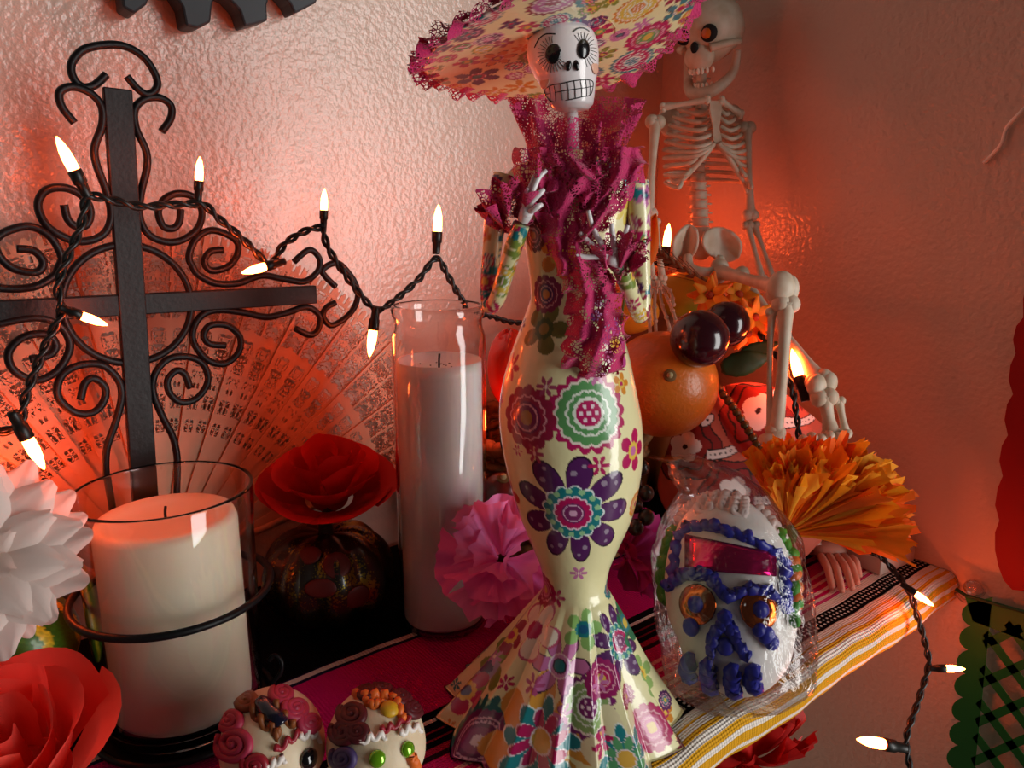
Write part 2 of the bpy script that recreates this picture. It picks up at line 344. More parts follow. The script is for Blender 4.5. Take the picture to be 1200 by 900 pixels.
# glass cup and pillar candle inside it
def shell(prof_out, th, n=64, c=(0, 0, 0), k=1.0):                 # closed glass wall: outside up, inside down
    po = [(r*k, z*k) for r, z in prof_out]; pi = [(max(r-th, .0001), z) for r, z in po[::-1]]
    pi[-1] = (pi[-1][0], pi[-1][1]+th*1.5); return lathe([(.0001, po[0][1])]+po+pi+[(.0001, pi[-1][1])], n, c)
g = make('hurricane_glass', shell([(.0352, .0062), (.0368, .008), (.0376, .02), (.0386, .06), (.0396, .10), (.0406, .1225), (.0405, .124)], .0014, 72, CX), GLASS)
tag(g, 'clear flared glass cup around the thick cream candle', 'glass')
def pillar():
    z0, z1, r = .0092, .1105, .0322
    t = thing('pillar_candle', 'thick cream pillar candle inside the clear glass cup', 'candle', CX+np.array([0, 0, z0]))
    make('wax', lathe([(.0005, z0), (r-.003, z0), (r-.0006, z0+.002), (r, z0+.008), (r, z1-.004), (r-.0012, z1-.0008), (r-.004, z1), (r-.009, z1-.0016), (.02, z1-.0025), (.0005, z1-.0028)], 64, CX), WAXC, t)
    make('wick', tube(crom([CX+(0, 0, z1-.006), CX+(0, .001, z1), CX+(.001, .003, z1+.003)], 4), .0007, 6), mat('burnt_wick', '1a1614', .9), t)
pillar()

# tall jar candle
JC = np.array([-.3195, -.120, .0036])
def jar():
    t = thing('jar_candle', 'tall clear glass jar candle filled with white wax', 'candle', JC)
    H = .2085; K = .945
    gl = make('glass_jar', shell([(.0262, 0), (.0275, .0012), (.0285, .004), (.0287, .01), (.0287, .185), (.0284, .1905), (.0270, .194), (.0266, .197), (.0268, .2005), (.0282, .2025), (.0284, .206), (.0276, .2083), (.0268, H)], .0013, 64, JC, K), GLASS, t)
    w = make('wax', lathe([(.0005, .0042), (.0240, .0042), (.0247, .006), (.0247, .1585), (.0246, .1655), (.0235, .1650), (.019, .1620), (.012, .1606), (.0005, .1602)], 64, JC), WAXW, t)
    wk = make('wick', tube(crom([JC+(0, 0, .158), JC+(0, 0, .164), JC+(.0008, .0006, .1685)], 4), .0007, 6), mat('burnt_wick', '1a1614', .9), t)
    m = mat('soot', '3a302c', .9); B = []
    for k in range(16):
        a, q = rnd.random()*6.28, .004+.012*rnd.random(); B.append(ell(JC+(q*math.cos(a), q*math.sin(a), +.1613), (.0006, .0006, .0003), nu=6, nv=4))
    make('soot_specks', join(B), m, t)
jar()

# ------------------------------------------------------------------ carved fan
def fan():
    YF = -.022
    piv = on(190, 668, 1, YF); RAD = .2025
    t = thing('lace_fan', 'carved pale wooden folding fan open against the wall behind the cross', 'fan', (piv[0], YF, .002))
    wood = mat('pale_fan_wood', 'c4977a', .55, var=(35, 'b88868', 4))
    n = 31; span = math.radians(158); a0 = math.radians(11.5); st = span/n; hw = st*.56
    nr_, nc = 190, 24; r = np.concatenate([np.linspace(.022, .078, 8)[:-1], np.linspace(.078, RAD, nr_-7)])
    v = np.linspace(-1, 1, nc+1); P = np.zeros((nr_, nc+1, 3))
    for j in range(nr_):
        w = hw*(1 if r[j] > .05 else .6+.4*(r[j]-.022)/.028); rr = r[j]+(.0018*(np.arange(nc+1) % 4 < 2) if j == nr_-1 else 0)
        P[j, :, 0] = rr*np.sin(v*w); P[j, :, 2] = rr*np.cos(v*w)
    V, F0 = gridf(P); fg = np.random.default_rng(3)
    S_ = np.stack([fg.uniform(0, .0115, 330), fg.uniform(.075, .205, 330)], 1); S_ = np.concatenate([S_, S_*[-1, 1]])   # mirrored cells give the pierced net
    rc, vc = (r[1:]+r[:-1])/2, (v[1:]+v[:-1])/2; X = (rc[:, None]*hw*vc[None, :]); Rr = np.broadcast_to(rc[:, None], X.shape)
    D = np.sqrt((X[..., None]-S_[:, 0])**2+(Rr[..., None]-S_[:, 1])**2); D.sort(axis=-1); net = D[..., 1]-D[..., 0]
    av = np.abs(vc)[None, :]
    hole = ((Rr > .086) & (Rr < .148) & (av < .56) & (net > .0005)) | ((Rr > .153) & (Rr < .1965) & (av < .86) & (net > .00036)) | ((Rr > .1985) & (np.arange(nc)[None, :] % 6 > 3))
    F = [F0[j*nc+i] for j in range(nr_-1) for i in range(nc) if not hole[j, i]]
    me = raw_mesh('blade', (V, F), wood, smooth=False)
    import bmesh
    bm = bmesh.new(); bm.from_mesh(me); bmesh.ops.solidify(bm, geom=bm.faces[:], thickness=.0008); bm.to_mesh(me); bm.free()
    for q in range(n):
        a = math.pi/2-(a0+st*(q+.5))                               # angle from straight up, toward +X
        R = np.array([[math.cos(a), 0, math.sin(a)], [0, 1, 0], [-math.sin(a), 0, math.cos(a)]])
        o = put(me, 'blade', t, mat4(R, piv+(0, (.0009 if q % 2 else -.0009)+(q-n/2)*.00012, 0)))
    make('rivet', ell(piv+(0, -.004, 0), (.004, .0025, .004)), mat('brass', 'a8863c', .3, 1), t)
    gd = []
    for a in (a0-st*.2, a0+span+st*.2):
        u = np.array([math.cos(a), 0, math.sin(a)]); gd.append((piv+u*.02, piv+u*RAD))
    for p, q in gd: make('guard_stick', tube(np.array([p, q]), [.004, .0035], 6), wood, t)
fan()

# ------------------------------------------------------------------ painted lady figurine with a skull face
FB = np.array([-.3265, -.2300, .0025])                             # foot of the figurine
def fp(x, y, n=0.0):                                               # point in the upright plane through the figurine's axis, n metres toward the viewer's side
    r = dirv(x, y); t = np.dot(HF, FB-CAM)/np.dot(HF, r); return CAM+r*t-HF*n
def sz(x, y):
    p = fp(x, y); return np.dot(RT, p-FB), p[2]
def paint(colr, dx, dy, kind, pal):
    r = np.hypot(dx, dy); a = np.arctan2(dy, dx)
    def S(c, m): colr[m] = lin(c)
    sc = lambda n, rb, am: r < rb*(1-am+am*np.abs(np.cos(n*a/2)))
    pt = lambda n, ro, p=.55, o=0.: r < ro*np.abs(np.cos(n*(a-o)/2))**p
    def dots(n, rr, sz_, c, o=0.):
        for k in range(n):
            b = 2*math.pi*k/n+o; S(c, np.hypot(dx-rr*math.cos(b), dy-rr*math.sin(b)) < sz_)
    if kind == 'A':
        S(pal[0], sc(18, 1.0, .14)); S('f3e6d8', sc(18, .84, .08)); S(pal[1], sc(18, .77, .08)); S('e8efe0', sc(14, .57, .1)); S(pal[1], sc(14, .51, .1)); S('e8efe0', sc(12, .40, .1)); S(pal[0], r < .31)
        dots(6, .19, .05, 'f6dfe6'); dots(1, 0, .06, 'f6dfe6')
    elif kind == 'C':
        S('2c1030', pt(9, 1.03, .30)); S(pal[0], pt(9, .99, .34)); dots(9, .72, .05, '9c8aa0', .12); dots(9, .86, .035, '9c8aa0', -.06)
        S('e6f0ee', sc(13, .52, .13)); S(pal[1], sc(13, .49, .13)); dots(13, .41, .05, '9ccf9a', .24); S('f1d9e4', sc(14, .33, .1)); S(pal[2], sc(14, .30, .1)); S('7a2a62', r < .19); S('e9c3da', (r < .16) & (r > .145)); S('dca8c8', r < .06)
    elif kind == 'D':
        S(pal[0], pt(5, 1., .4)); S(pal[1], sc(10, .42, .12)); S(pal[2], r < .22)
    elif kind == 'E':
        S(pal[0], pt(6, 1., .9)); S('f4d7cf', r < .16)
    elif kind == 'F':
        S(pal[0], sc(15, 1., .2)); dots(15, .84, .075, '8fbf9a', .21); S(pal[1], sc(24, .7, .06)); S('d9a9c8', (r < .52) & (r > .48)); S('d9a9c8', (r < .43+.02*np.cos(30*a)) & (r > .39)); S('8d2a70', r < .3); S('e6c9d8', r < .13)
    elif kind == 'G':
        S(pal[3], pt(7, 1.45, .35)); S('e9efe6', pt(8, .93, .45)); S(pal[0], pt(8, .88, .5)); S('f3e0e6', pt(8, .66, .4, .39)); S(pal[1], pt(8, .61, .45, .39)); S('f3e0e6', r < .26); S('e2b14a', r < .22)
    elif kind == 'H':
        S('3b1236', pt(6, 1.03, .45)); S(pal[0], pt(6, .97, .5)); S('f3dbe6', r < .38); S(pal[2], r < .33); S('3f1840', r < .24); S(pal[1], r < .19)
    elif kind == 'O':
        S(pal[0], pt(5, 1., .35)); S('f0e3cf', pt(5, .9, .38)); S(pal[1], sc(8, .3, .1))
    elif kind == 'R':
        S(pal[0], sc(12, 1., .12)); S('e8a8b4', (r < .68+.03*np.cos(14*a)) & (r > .62+.03*np.cos(14*a))); S(pal[1], r < .5); S('e8a8b4', (r < .42) & (r > .37)); S(pal[2], r < .22)
MG, GR, PU, TE, YE, OR, LP = 'b8175c', '5c9a5c', '55205e', '1c7f86', 'e3c250', 'd98a2a', 'c973a8'
CREAM = 'efe8b2'
def dress():
    rows = [(176, 656, 686), (182, 640, 700), (190, 612, 726), (200, 596, 742), (212, 590, 748), (228, 598, 746), (245, 606, 741), (270, 613, 735), (300, 617, 728), (330, 621, 722), (352, 621, 720), (380, 611, 727), (420, 597, 738), (460, 587, 746), (492, 585, 751),
            (530, 590, 752), (570, 599, 747), (605, 610, 739), (640, 624, 724), (665, 634, 714), (688, 637, 712), (700, 630, 719), (720, 613, 731), (750, 588, 747), (780, 562, 764), (810, 533, 785), (832, 514, 799), (846, 510, 803), (852, 512, 802)]
    R = np.array(rows, float); NV, NU = 560, 480
    L = np.array([sz(x, y) for y, x, _ in rows]); Q = np.array([sz(x, y) for y, _, x in rows])
    z = (L[:, 1]+Q[:, 1])/2; z[-1] = FB[2]; s = np.concatenate([[0], np.cumsum(np.hypot(np.diff(z), np.diff((Q[:, 0]-L[:, 0])/2)))])
    u = np.linspace(0, s[-1], NV)
    def cub(v):
        P = crom(np.stack([s, v], 1), 12); return np.interp(u, P[:, 0], P[:, 1])
    zc, cl, cr = np.maximum(cub(z), .0040), cub(L[:, 0]), cub(Q[:, 0]); py = cub(R[:, 0])
    a_, mid = (cr-cl)/2, (cr+cl)/2
    th = np.linspace(-math.pi, math.pi, NU, endpoint=False)        # 0 faces the viewer
    flat = np.interp(py, [176, 200, 240, 300, 352, 430, 490, 600, 690, 760, 850], [.9, .5, .62, .72, .78, .9, .9, .9, .95, 1, 1])
    amp = np.interp(py, [176, 690, 705, 760, 850], [0, 0, .04, .10, .14]); k = 15
    saw = np.abs(((th*k/(2*math.pi)+.15*np.sin(3*th)) % 1)-.62)    # sharp pleats
    saw = np.where(((th*k/(2*math.pi)+.15*np.sin(3*th)) % 1) < .62, .62-saw*1.0, .62-saw*1.6); saw = saw/saw.max()
    rad = 1-amp[:, None]*(1-saw[None, :])
    crease = .012*np.interp(py, [400, 450, 690, 720], [0, 1, 1, 0])[:, None]*np.sin(th*7+1)[None, :]*np.sin(py*.02)[:, None]
    rad = rad+crease
    S = mid[:, None]+a_[:, None]*rad*np.sin(th)[None, :]; N_ = a_[:, None]*flat[:, None]*rad*np.cos(th)[None, :]
    P = FB[None, None, :]*[1, 1, 0]+S[..., None]*RT-N_[..., None]*HF; P[..., 2] = zc[:, None]
    TH, U_ = np.broadcast_to(th[None, :], (NV, NU)), np.broadcast_to(u[:, None], (NV, NU))
    C_ = np.broadcast_to(np.array(lin(CREAM)), (NV, NU, 3)).copy()
    pxm = .39/900
    fl = [(690, 485, 43, 'A', (MG, GR)), (616, 490, 34, 'R', ('9c1a44', '7c1650', 'b08030')), (672, 602, 64, 'C', (PU, TE, MG)), (742, 528, 24, 'D', (MG, YE, LP)), (560, 868, 46, 'F', ('17686a', '6d1b5c')), (634, 868, 46, 'G', (TE, MG, 0, 'dc9a3a')),
          (656, 780, 30, 'H', (LP, TE, 'd38fc0')), (626, 738, 32, 'O', ('c8577a', MG)), (566, 778, 36, 'D', ('7f9440', 'a993b8', PU)), (531, 795, 28, 'D', (MG, YE, PU)), (727, 752, 38, 'C', (PU, TE, MG)), (690, 830, 30, 'A', ('7a2268', '8fae6a')), (735, 890, 36, 'G', (TE, '5aa06a', 0, 'e8dcb0')),
          (764, 852, 26, 'R', (MG, 'd0588e', YE)), (684, 738, 20, 'D', ('8fbf6a', TE, '1c5f8a')), (752, 790, 22, 'D', ('98b86a', 'e9d060', OR)), (705, 795, 20, 'R', ('9a1a60', MG, YE)), (765, 715, 26, 'D', ('2c7a55', TE, YE)), (640, 690, 20, 'R', ('a02a48', 'c8577a', YE)), (588, 735, 22, 'D', ('9c2a4a', YE, MG)),
          (637, 385, 27, 'D', ('7d7a34', '55622a', 'a08a40')), (640, 345, 20, 'R', ('8a1c50', PU, OR)), (715, 360, 30, 'C', ('8a2a86', LP, MG)), (722, 405, 24, 'D', ('c0468e', 'e9c25a', OR)), (728, 450, 12, 'D', (OR, YE, MG)), (655, 300, 24, 'D', (OR, YE, MG)), (625, 275, 18, 'R', ('5a1a30', '8a3040', OR)),
          (606, 225, 14, 'D', (PU, '3a2a5a', YE)), (735, 240, 22, 'D', ('e6d060', 'f0e080', YE)), (738, 215, 14, 'D', (TE, '2a6f8a', YE)), (745, 268, 18, 'R', ('7a2a86', LP, YE)), (595, 580, 22, 'D', ('c03a2a', OR, YE)), (744, 590, 16, 'R', (OR, YE, MG)), (600, 430, 16, 'E', ('b8506a',)),
          (640, 453, 11, 'E', ('a8446a',)), (626, 532, 11, 'E', ('b04060',)), (703, 546, 12, 'E', (MG,)), (700, 440, 11, 'E', (LP,)), (606, 528, 7, 'E', (MG,)), (678, 672, 10, 'E', (LP,)), (702, 800, 10, 'E', (LP,)), (593, 800, 9, 'E', (MG,)), (625, 803, 11, 'E', ('b04878',)), (557, 752, 10, 'E', (LP,)), (652, 700, 10, 'E', (MG,)), (706, 870, 13, 'E', (MG,)), (660, 838, 10, 'E', (LP,)), (780, 835, 14, 'D', ('d98a2a', MG, YE)), (790, 815, 12, 'R', (PU, TE, YE))]
    kinds = 'ACDEFGHOR'; pr = random.Random(11)
    taken = []
    def put_f(thc, uc, ac, R_, kind, pal):
        d = (TH-thc+math.pi) % (2*math.pi)-math.pi; dx = d*ac/R_; dy = (U_-uc)/R_
        m = (np.abs(dx) < 1.5) & (np.abs(dy) < 1.5)
        if m.any():
            sub = C_[m]; paint(sub, dx[m], -dy[m], kind, pal); C_[m] = sub
    fixed = []; fm = np.abs(th) < 1.45; THf = th[fm]; D_ = P[:, fm]-CAM; dz = D_ @ FW; PX, PY = 600+FPX*(D_ @ RT)/dz, 450-FPX*(D_ @ UP)/dz
    for x, y, R_, kd, pal in fl:
        j, i = divmod(int(np.argmin((PX-x)**2+(PY-y)**2)), PX.shape[1])   # where on the gown this bloom sits
        uc, ac = u[j], a_[j]; fixed.append((THf[i], uc, ac, R_*pxm*(1.12 if y > 695 else 1.0), kd, pal))
    pals = [(MG, GR), (PU, TE, MG, OR), (TE, MG, YE, OR), ('7f9440', YE, MG, OR), (LP, PU, TE, YE), (OR, YE, MG, TE), ('9c2a4a', LP, YE, OR)]
    def far(th_, uc, ac, R_):
        return all(math.hypot(((th_-t+math.pi) % (2*math.pi)-math.pi)*ac, uc-q)*.95 > R_+r2 for t, q, _, r2, *_ in fixed+taken)
    for _ in range(1500):                                          # fill the rest of the print, all round
        uc = pr.uniform(u[30], u[-1]); ac = np.interp(uc, u, a_); th_ = pr.uniform(-math.pi, math.pi); R_ = pr.choice([.004, .006, .010, .014])
        if abs(th_) < 1.35 and 395 < np.interp(uc, u, py) < 690: continue
        if not far(th_, uc, ac, R_): continue
        p = pr.choice(pals); taken.append((th_, uc, ac, R_, 'E' if R_ < .005 else pr.choice('ADRHD'), (p+('e0b050', MG))[:4]))
    for f in taken+fixed: put_f(*f)
    V, F = gridf(P, True); n = len(V)
    o = make('dress', (V, F), DRESS, FIG, colors=C_.reshape(-1, 3))
    return o
DRESS = mat('varnished_flower_print', 'ffffff', .28, spec=.5, attr='print', coat=.7, bump=(90, .35, .0012, 3))
FIG = thing('catrina_figurine', 'skull-faced lady figurine in flower print gown and wide lace-trimmed hat', 'figurine', FB)
dress()

def fabric_colors(P, seed, scale, dens):                           # the same cloth print for sleeves and hat: scattered blooms by position
    pr = random.Random(seed); C_ = np.broadcast_to(np.array(lin(CREAM)), (len(P), 3)).copy()
    pals = [(MG, GR), (PU, TE, MG, OR), (TE, MG, YE, OR), ('7f9440', YE, MG, OR), (LP, PU, TE, YE), (OR, YE, MG, TE), ('9c2a4a', LP, YE, OR)]
    cen = []
    for _ in range(dens*12):
        i = pr.randrange(len(P)); R_ = scale*pr.choice([.6, .8, 1, 1.3])
        if all(np.linalg.norm(P[i]-c) > .85*(R_+r2) for c, r2 in cen): cen.append((P[i], R_))
        if len(cen) >= dens: break
    for c, R_ in cen:
        d = P-c; m = np.linalg.norm(d, axis=1) < R_*1.3
        if m.sum() < 4: continue
        n = np.linalg.svd(d[m]-d[m].mean(0), full_matrices=False)[2]; sub = C_[m]
        p = pr.choice(pals); paint(sub, (d[m] @ n[0])/R_, (d[m] @ n[1])/R_, pr.choice('DRHDAE'), (p+('e0b050', MG))[:4]); C_[m] = sub
    return C_
LACE = lace_mat('magenta_lace', 'c0185e', 760, .105)
LACED = lace_mat('magenta_lace_edge', 'c61a62', 640, .15)
WHITEP = mat('white_enamel', 'efe9ea', .22, coat=.5)
INK = mat('black_enamel', '0d0c0e', .2, coat=.6)

def sleeves():
    for nm, pts, rr in (('left', [(594, 208, .004), (584, 240, .006), (577, 290, .006), (573, 335, .005), (575, 356, .006), (583, 347, .011), (594, 312, .016), (604, 280, .021), (610, 262, .023)], [.0062, .0052, .0042, .0037, .0037, .0036, .0037, .0038, .0036]),
                        ('right', [(742, 214, .004), (746, 250, .005), (749, 300, .004), (751, 345, .004), (749, 367, .005), (742, 358, .010), (732, 336, .016), (722, 314, .021), (716, 304, .023)], [.0062, .0052, .0042, .0037, .0037, .0036, .0037, .0038, .0036])):
        P = crom([fp(x, y, n) for x, y, n in pts], 14); T = tube(P, rr, 40)
        make('sleeve', T, DRESS, FIG, colors=fabric_colors(T[0], 3 if nm == 'left' else 9, .006, 40))
sleeves()
def cuff(c, r, seed):                                              # ruffled lace at a wrist
    a = np.linspace(0, 2*math.pi, 72, endpoint=False); P = np.zeros((10, 72, 3)); c = np.asarray(c); pr = random.Random(seed)
    for j in range(10):
        t = j/9; rr = r*(.45+.55*t)+.0025*t*np.sin(a*9+j*.3)
        P[j] = c+np.cos(a)[:, None]*rr[:, None]*RT+np.sin(a)[:, None]*rr[:, None]*(ZZ*.8-HF*.6)+(-HF*.004*np.sin(a*5+seed)[:, None]+(t-.5)*.012*nrm(ZZ*.5-HF*.5))
    return gridf(P, True)
for c, r, sd in ((fp(594, 250, .018), .0115, 1), (fp(602, 252, .022), .0095, 4), (fp(712, 306, .026), .0105, 2), (fp(722, 300, .024), .0085, 5)):
    make('lace_cuff', cuff(c, r, sd), LACED, FIG)
def hand(wr, palm, fingers, thumb):
    B = [tube(crom([wr, palm], 3), [.0016, .0028], 8)]; h = make('hand', join([tube(crom([wr, (wr+palm)/2, palm], 4), [.0022, .0028, .0030], 10), ell(palm, .0030, nu=10, nv=8)]), WHITEP, FIG)
    for f in fingers+[thumb]:
        make('finger', tube(crom([palm]+f, 5), [.0015, .0013, .0012, .0009], 8), WHITEP, h)
hand(fp(612, 258, .024), fp(616, 248, .026), [[fp(617, 232, .028), fp(624, 212, .028), fp(631, 202, .027)], [fp(620, 232, .029), fp(628, 212, .029), fp(637, 203, .028)], [fp(622, 236, .029), fp(630, 228, .030), fp(634, 224, .029)], [fp(622, 246, .029), fp(628, 242, .030), fp(632, 240, .029)]], [fp(614, 240, .027), fp(615, 230, .028), fp(618, 222, .029)])
hand(fp(716, 304, .025), fp(708, 298, .027), [[fp(698, 285, .029), fp(686, 264, .031), fp(681, 246, .032)], [fp(690, 287, .030), fp(678, 276, .031), fp(672, 270, .032)], [fp(709, 284, .030), fp(707, 270, .031), fp(706, 260, .031)], [fp(716, 284, .029), fp(721, 272, .030), fp(724, 262, .030)]], [fp(692, 296, .029), fp(678, 296, .030), fp(667, 293, .031)])

# neck and head
make('neck', tube(np.array([fp(671, 186, .0), fp(670, 150, .001), fp(668, 126, .002)]), .0030, 14), WHITEP, FIG)
HN = .004
def head():
    rows = [(27, 655, 655.5), (29, 640, 672), (33, 628, 686), (40, 622, 694), (52, 618, 699), (66, 617, 700.5), (80, 620, 700), (92, 626, 698), (102, 633, 696.5), (114, 640, 695.5), (124, 643, 694), (130, 648, 688), (133, 660, 674), (133.5, 666, 668)]
    NU = 64; th = np.linspace(-math.pi, math.pi, NU, endpoint=False); Y = np.interp(np.linspace(0, 1, 60), np.linspace(0, 1, len(rows)), [r[0] for r in rows])
    P = np.zeros((60, NU, 3)); A = []
    for j, y in enumerate(Y):
        l, r = (np.interp(y, [q[0] for q in rows], [q[k] for q in rows]) for k in (1, 2))
        s0, z0 = sz(l, y); s1, z1 = sz(r, y); a, m = (s1-s0)/2, (s0+s1)/2
        P[j] = FB*[1, 1, 0]+(m+a*np.sin(th))[:, None]*RT-(HN+a*1.02*np.cos(th))[:, None]*HF+ZZ*(z0+z1)/2
    h = make('head', gridf(P, True), WHITEP, FIG)
    def surf(x, y, off=0.0):
        l, r = (np.interp(y, [q[0] for q in rows], [q[k] for q in rows]) for k in (1, 2))
        s0, _ = sz(l, y); s1, _ = sz(r, y); a, m = (s1-s0)/2, (s0+s1)/2; q = max(-.98, min(.98, (sz(x, y)[0]-m)/a)); b = a*1.02*math.sqrt(1-q*q)+HN
        p = fp(x, y)-HF*(b+off)
        return p, nrm(RT*q-HF*math.sqrt(1-q*q)+ZZ*.08)
    def blob(nm, x, y, rx, ry, m=INK, dep=.0011, ang=0.):
        p, n = surf(x, y); R = axes(RT*math.cos(ang)+ZZ*math.sin(ang), n); k = .335/900; make(nm, ell(p, (rx*k, ry*k, dep), R, 18, 10), m, h)
    def line(nm, pts, w, m=INK):
        make(nm, tube(crom([surf(x, y, .0001)[0] for x, y in pts], 5), w, 5), m, h)
    c6 = lambda L: [(600+x/7.5, 20+y/7.5) for x, y in L]
    blob('eye', 645.5, 72.5, 9, 11, ang=-.15); blob('eye', 679.5, 67, 8, 10.5, ang=-.1)
    blob('nostril', 662.8, 85.5, 3.2, 6.2, ang=-.15); blob('nostril', 671.3, 85, 3.3, 6.2, ang=.25)
    line('eyebrow', c6([(190, 325), (225, 260), (280, 225), (360, 232)]), .00028); line('eyebrow', c6([(505, 215), (545, 180), (600, 168), (650, 185)]), .00028)
    for cx, cy, rx, ry, a0, a1, n in ((645.5, 72.5, 9.5, 11.5, 95, 325, 19), (679.5, 67, 8.5, 11, -75, 130, 15)):
        for k in range(n):
            a = math.radians(a0+(a1-a0)*k/(n-1)); u, v = math.cos(a), -math.sin(a)
            line('eyelash', [(cx+rx*u, cy+ry*v), (cx+(rx+4)*u, cy+(ry+4.5)*v), (cx+(rx+8)*u+.6, cy+(ry+8.5)*v)], .00013)
    line('tooth_line', c6([(275, 660), (330, 640), (440, 628), (520, 612), (620, 597), (685, 600), (690, 650), (665, 715), (590, 740), (480, 765), (350, 770), (300, 720), (275, 660)]), .00022)
    line('tooth_line', c6([(280, 700), (400, 695), (520, 680), (620, 662), (688, 640)]), .00018)
    for a, b in (((315, 650), (330, 765)), ((355, 645), (370, 768)), ((405, 640), (425, 765)), ((465, 628), (480, 760)), ((520, 615), (535, 752)), ((575, 606), (590, 738)), ((620, 600), (632, 728)), ((655, 600), (662, 712))):
        line('tooth_line', c6([a, ((a[0]+b[0])/2+4, (a[1]+b[1])/2), b]), .00018)
    for x, y in ((637, 100), (694, 84)):                            # rouge on the cheeks
        p, n = surf(x, y, -.0004); make('blush', ell(p, (.0034, .0028, .0006), axes(RT, n), 16, 8), mat('rouge', 'e8b49c', .3, coat=.4), h)
head()

# hat
def hat():
    c = fp(658, 46, -.006); xr = nrm((fp(820, 2)-fp(494, 58))); front = nrm(-HF*.955+ZZ*.20+xr*.0); front = nrm(front-xr*np.dot(front, xr)); nz = np.cross(xr, front)
    nz = nz if nz[2] > 0 else -nz; R0 = .0595
    NR, NU = 70, 260; a = np.linspace(0, 2*math.pi, NU, endpoint=False); rr = np.linspace(.0006, R0, NR); P = np.zeros((NR, NU, 3))
    def bp(r, a):
        w = (r/R0); lift = .004*w*w*np.sin(2*a+.4)+.0085*w*w*np.maximum(0, np.cos(a))**2*1.0-.003*w**2*np.maximum(0, -np.cos(a))
        return c+r[..., None]*(np.cos(a)[..., None]*xr+np.sin(a)[..., None]*front)+lift[..., None]*nz
    RR, AA = np.meshgrid(rr, a, indexing='ij'); P = bp(RR, AA); V, F = gridf(P, True)
    make('hat_brim', (V, F), DRESS, FIG, colors=fabric_colors(V, 21, .0085, 190), mods=[('SOLIDIFY', dict(thickness=.0012))])
    pr = [(.0235, 0), (.0235, .010), (.022, .018), (.017, .0225), (.009, .0245), (.0004, .025)]
    LV, LF = lathe(pr, 60); LV = c+LV @ np.stack([xr, front, nz], 0)
    make('hat_crown', (LV, LF), DRESS, FIG, colors=fabric_colors(LV, 5, .009, 14))
    def trim(nm, r0, r1, n, amp, zoff, m):
        A = np.linspace(0, 2*math.pi, 640, endpoint=False); T = np.linspace(0, 1, 8); Q = np.zeros((8, 640, 3))
        for j, t in enumerate(T):
            sc = r0+(r1-r0)*t+.0012*t*np.abs(np.sin(A*n*1.5)); Q[j] = bp(sc, A)+nz*(zoff+amp*t*np.sin(A*n)+.0015*t*np.sin(A*n*.37))[:, None]
        make(nm, gridf(Q, True), m, FIG)
    trim('lace_trim', R0-.005, R0+.0055, 34, .0022, -.0012, LACED); trim('lace_trim', R0-.004, R0+.0045, 29, .0026, .0022, LACED)
    trim('hat_band', .0225, .034, 20, .0022, .004, LACE)
hat()

# lace scarf
def scarf():
    A = np.linspace(0, 1, 200)
    # collar: an open ruffle standing round the neck
    pts = [(690, 196, .026), (668, 190, .026), (640, 190, .022), (622, 176, .012), (618, 158, .0), (640, 150, -.014), (675, 150, -.016), (712, 152, -.010), (728, 160, .002), (724, 178, .014), (708, 198, .022), (690, 216, .026)]
    C_ = crom([fp(x, y, n) for x, y, n in pts], 26); n = len(C_); P = np.zeros((16, n, 3)); axis = fp(670, 168)
    q = np.linspace(0, 1, n)
    for j in range(16):
        v = j/15-.5; out = C_-axis; out[:, 2] = 0; out /= np.linalg.norm(out, axis=1)[:, None]
        wid = .030*np.ones(n); flare = .010*(v+.1)+.0035*abs(v)*2*np.sin(q*70)
        P[j] = C_+ZZ*(v*wid)[:, None]+out*flare[:, None]
    s = make('lace_scarf', gridf(P), LACE, FIG, mods=[('SUBSURF', dict(levels=1, render_levels=1))])
    # front fall: two overlapping ruffled lengths
    for nm, path, wd, amp, off, m in (('scarf_fall', [(690, 190), (672, 215), (662, 245), (664, 280), (676, 312), (690, 340), (694, 375), (690, 405), (690, 428)], [62, 70, 66, 58, 52, 62, 66, 70, 58], .0045, .029, LACED),
                                  ('scarf_fall', [(655, 185), (676, 205), (700, 222), (690, 255), (672, 280)], [44, 56, 52, 40, 24], .0035, .031, LACE),
                                  ('scarf_fall', [(712, 178), (715, 205), (704, 232), (684, 255)], [58, 60, 46, 30], .0035, .030, LACED),
                                  ('scarf_fall', [(626, 178), (628, 205), (640, 232), (650, 255)], [44, 46, 40, 26], .0035, .027, LACED)):
        C_ = crom([fp(x, y, off+.003*math.sin(i*2.1)) for i, (x, y) in enumerate(path)], 18); n = len(C_); w = np.interp(np.linspace(0, 1, n), np.linspace(0, 1, len(wd)), wd)*.36/900
        P = np.zeros((26, n, 3)); k = np.arange(n)
        for j in range(26):
            v = j/25*2-1; edge = abs(v)**2
            body = -.008*edge                                       # wraps back round the chest
            P[j] = C_+RT*(v*w/2*(1+.10*np.sin(k*.55+v*2)))[:, None]-HF*(body+amp*edge*np.sin(k*.42+v*3)+.0018*np.sin(v*9+k*.12))[:, None]+ZZ*(.002*edge*np.sin(k*.5))[:, None]
        make(nm, gridf(P), m, FIG, mods=[('SUBSURF', dict(levels=1, render_levels=1))])
scarf()

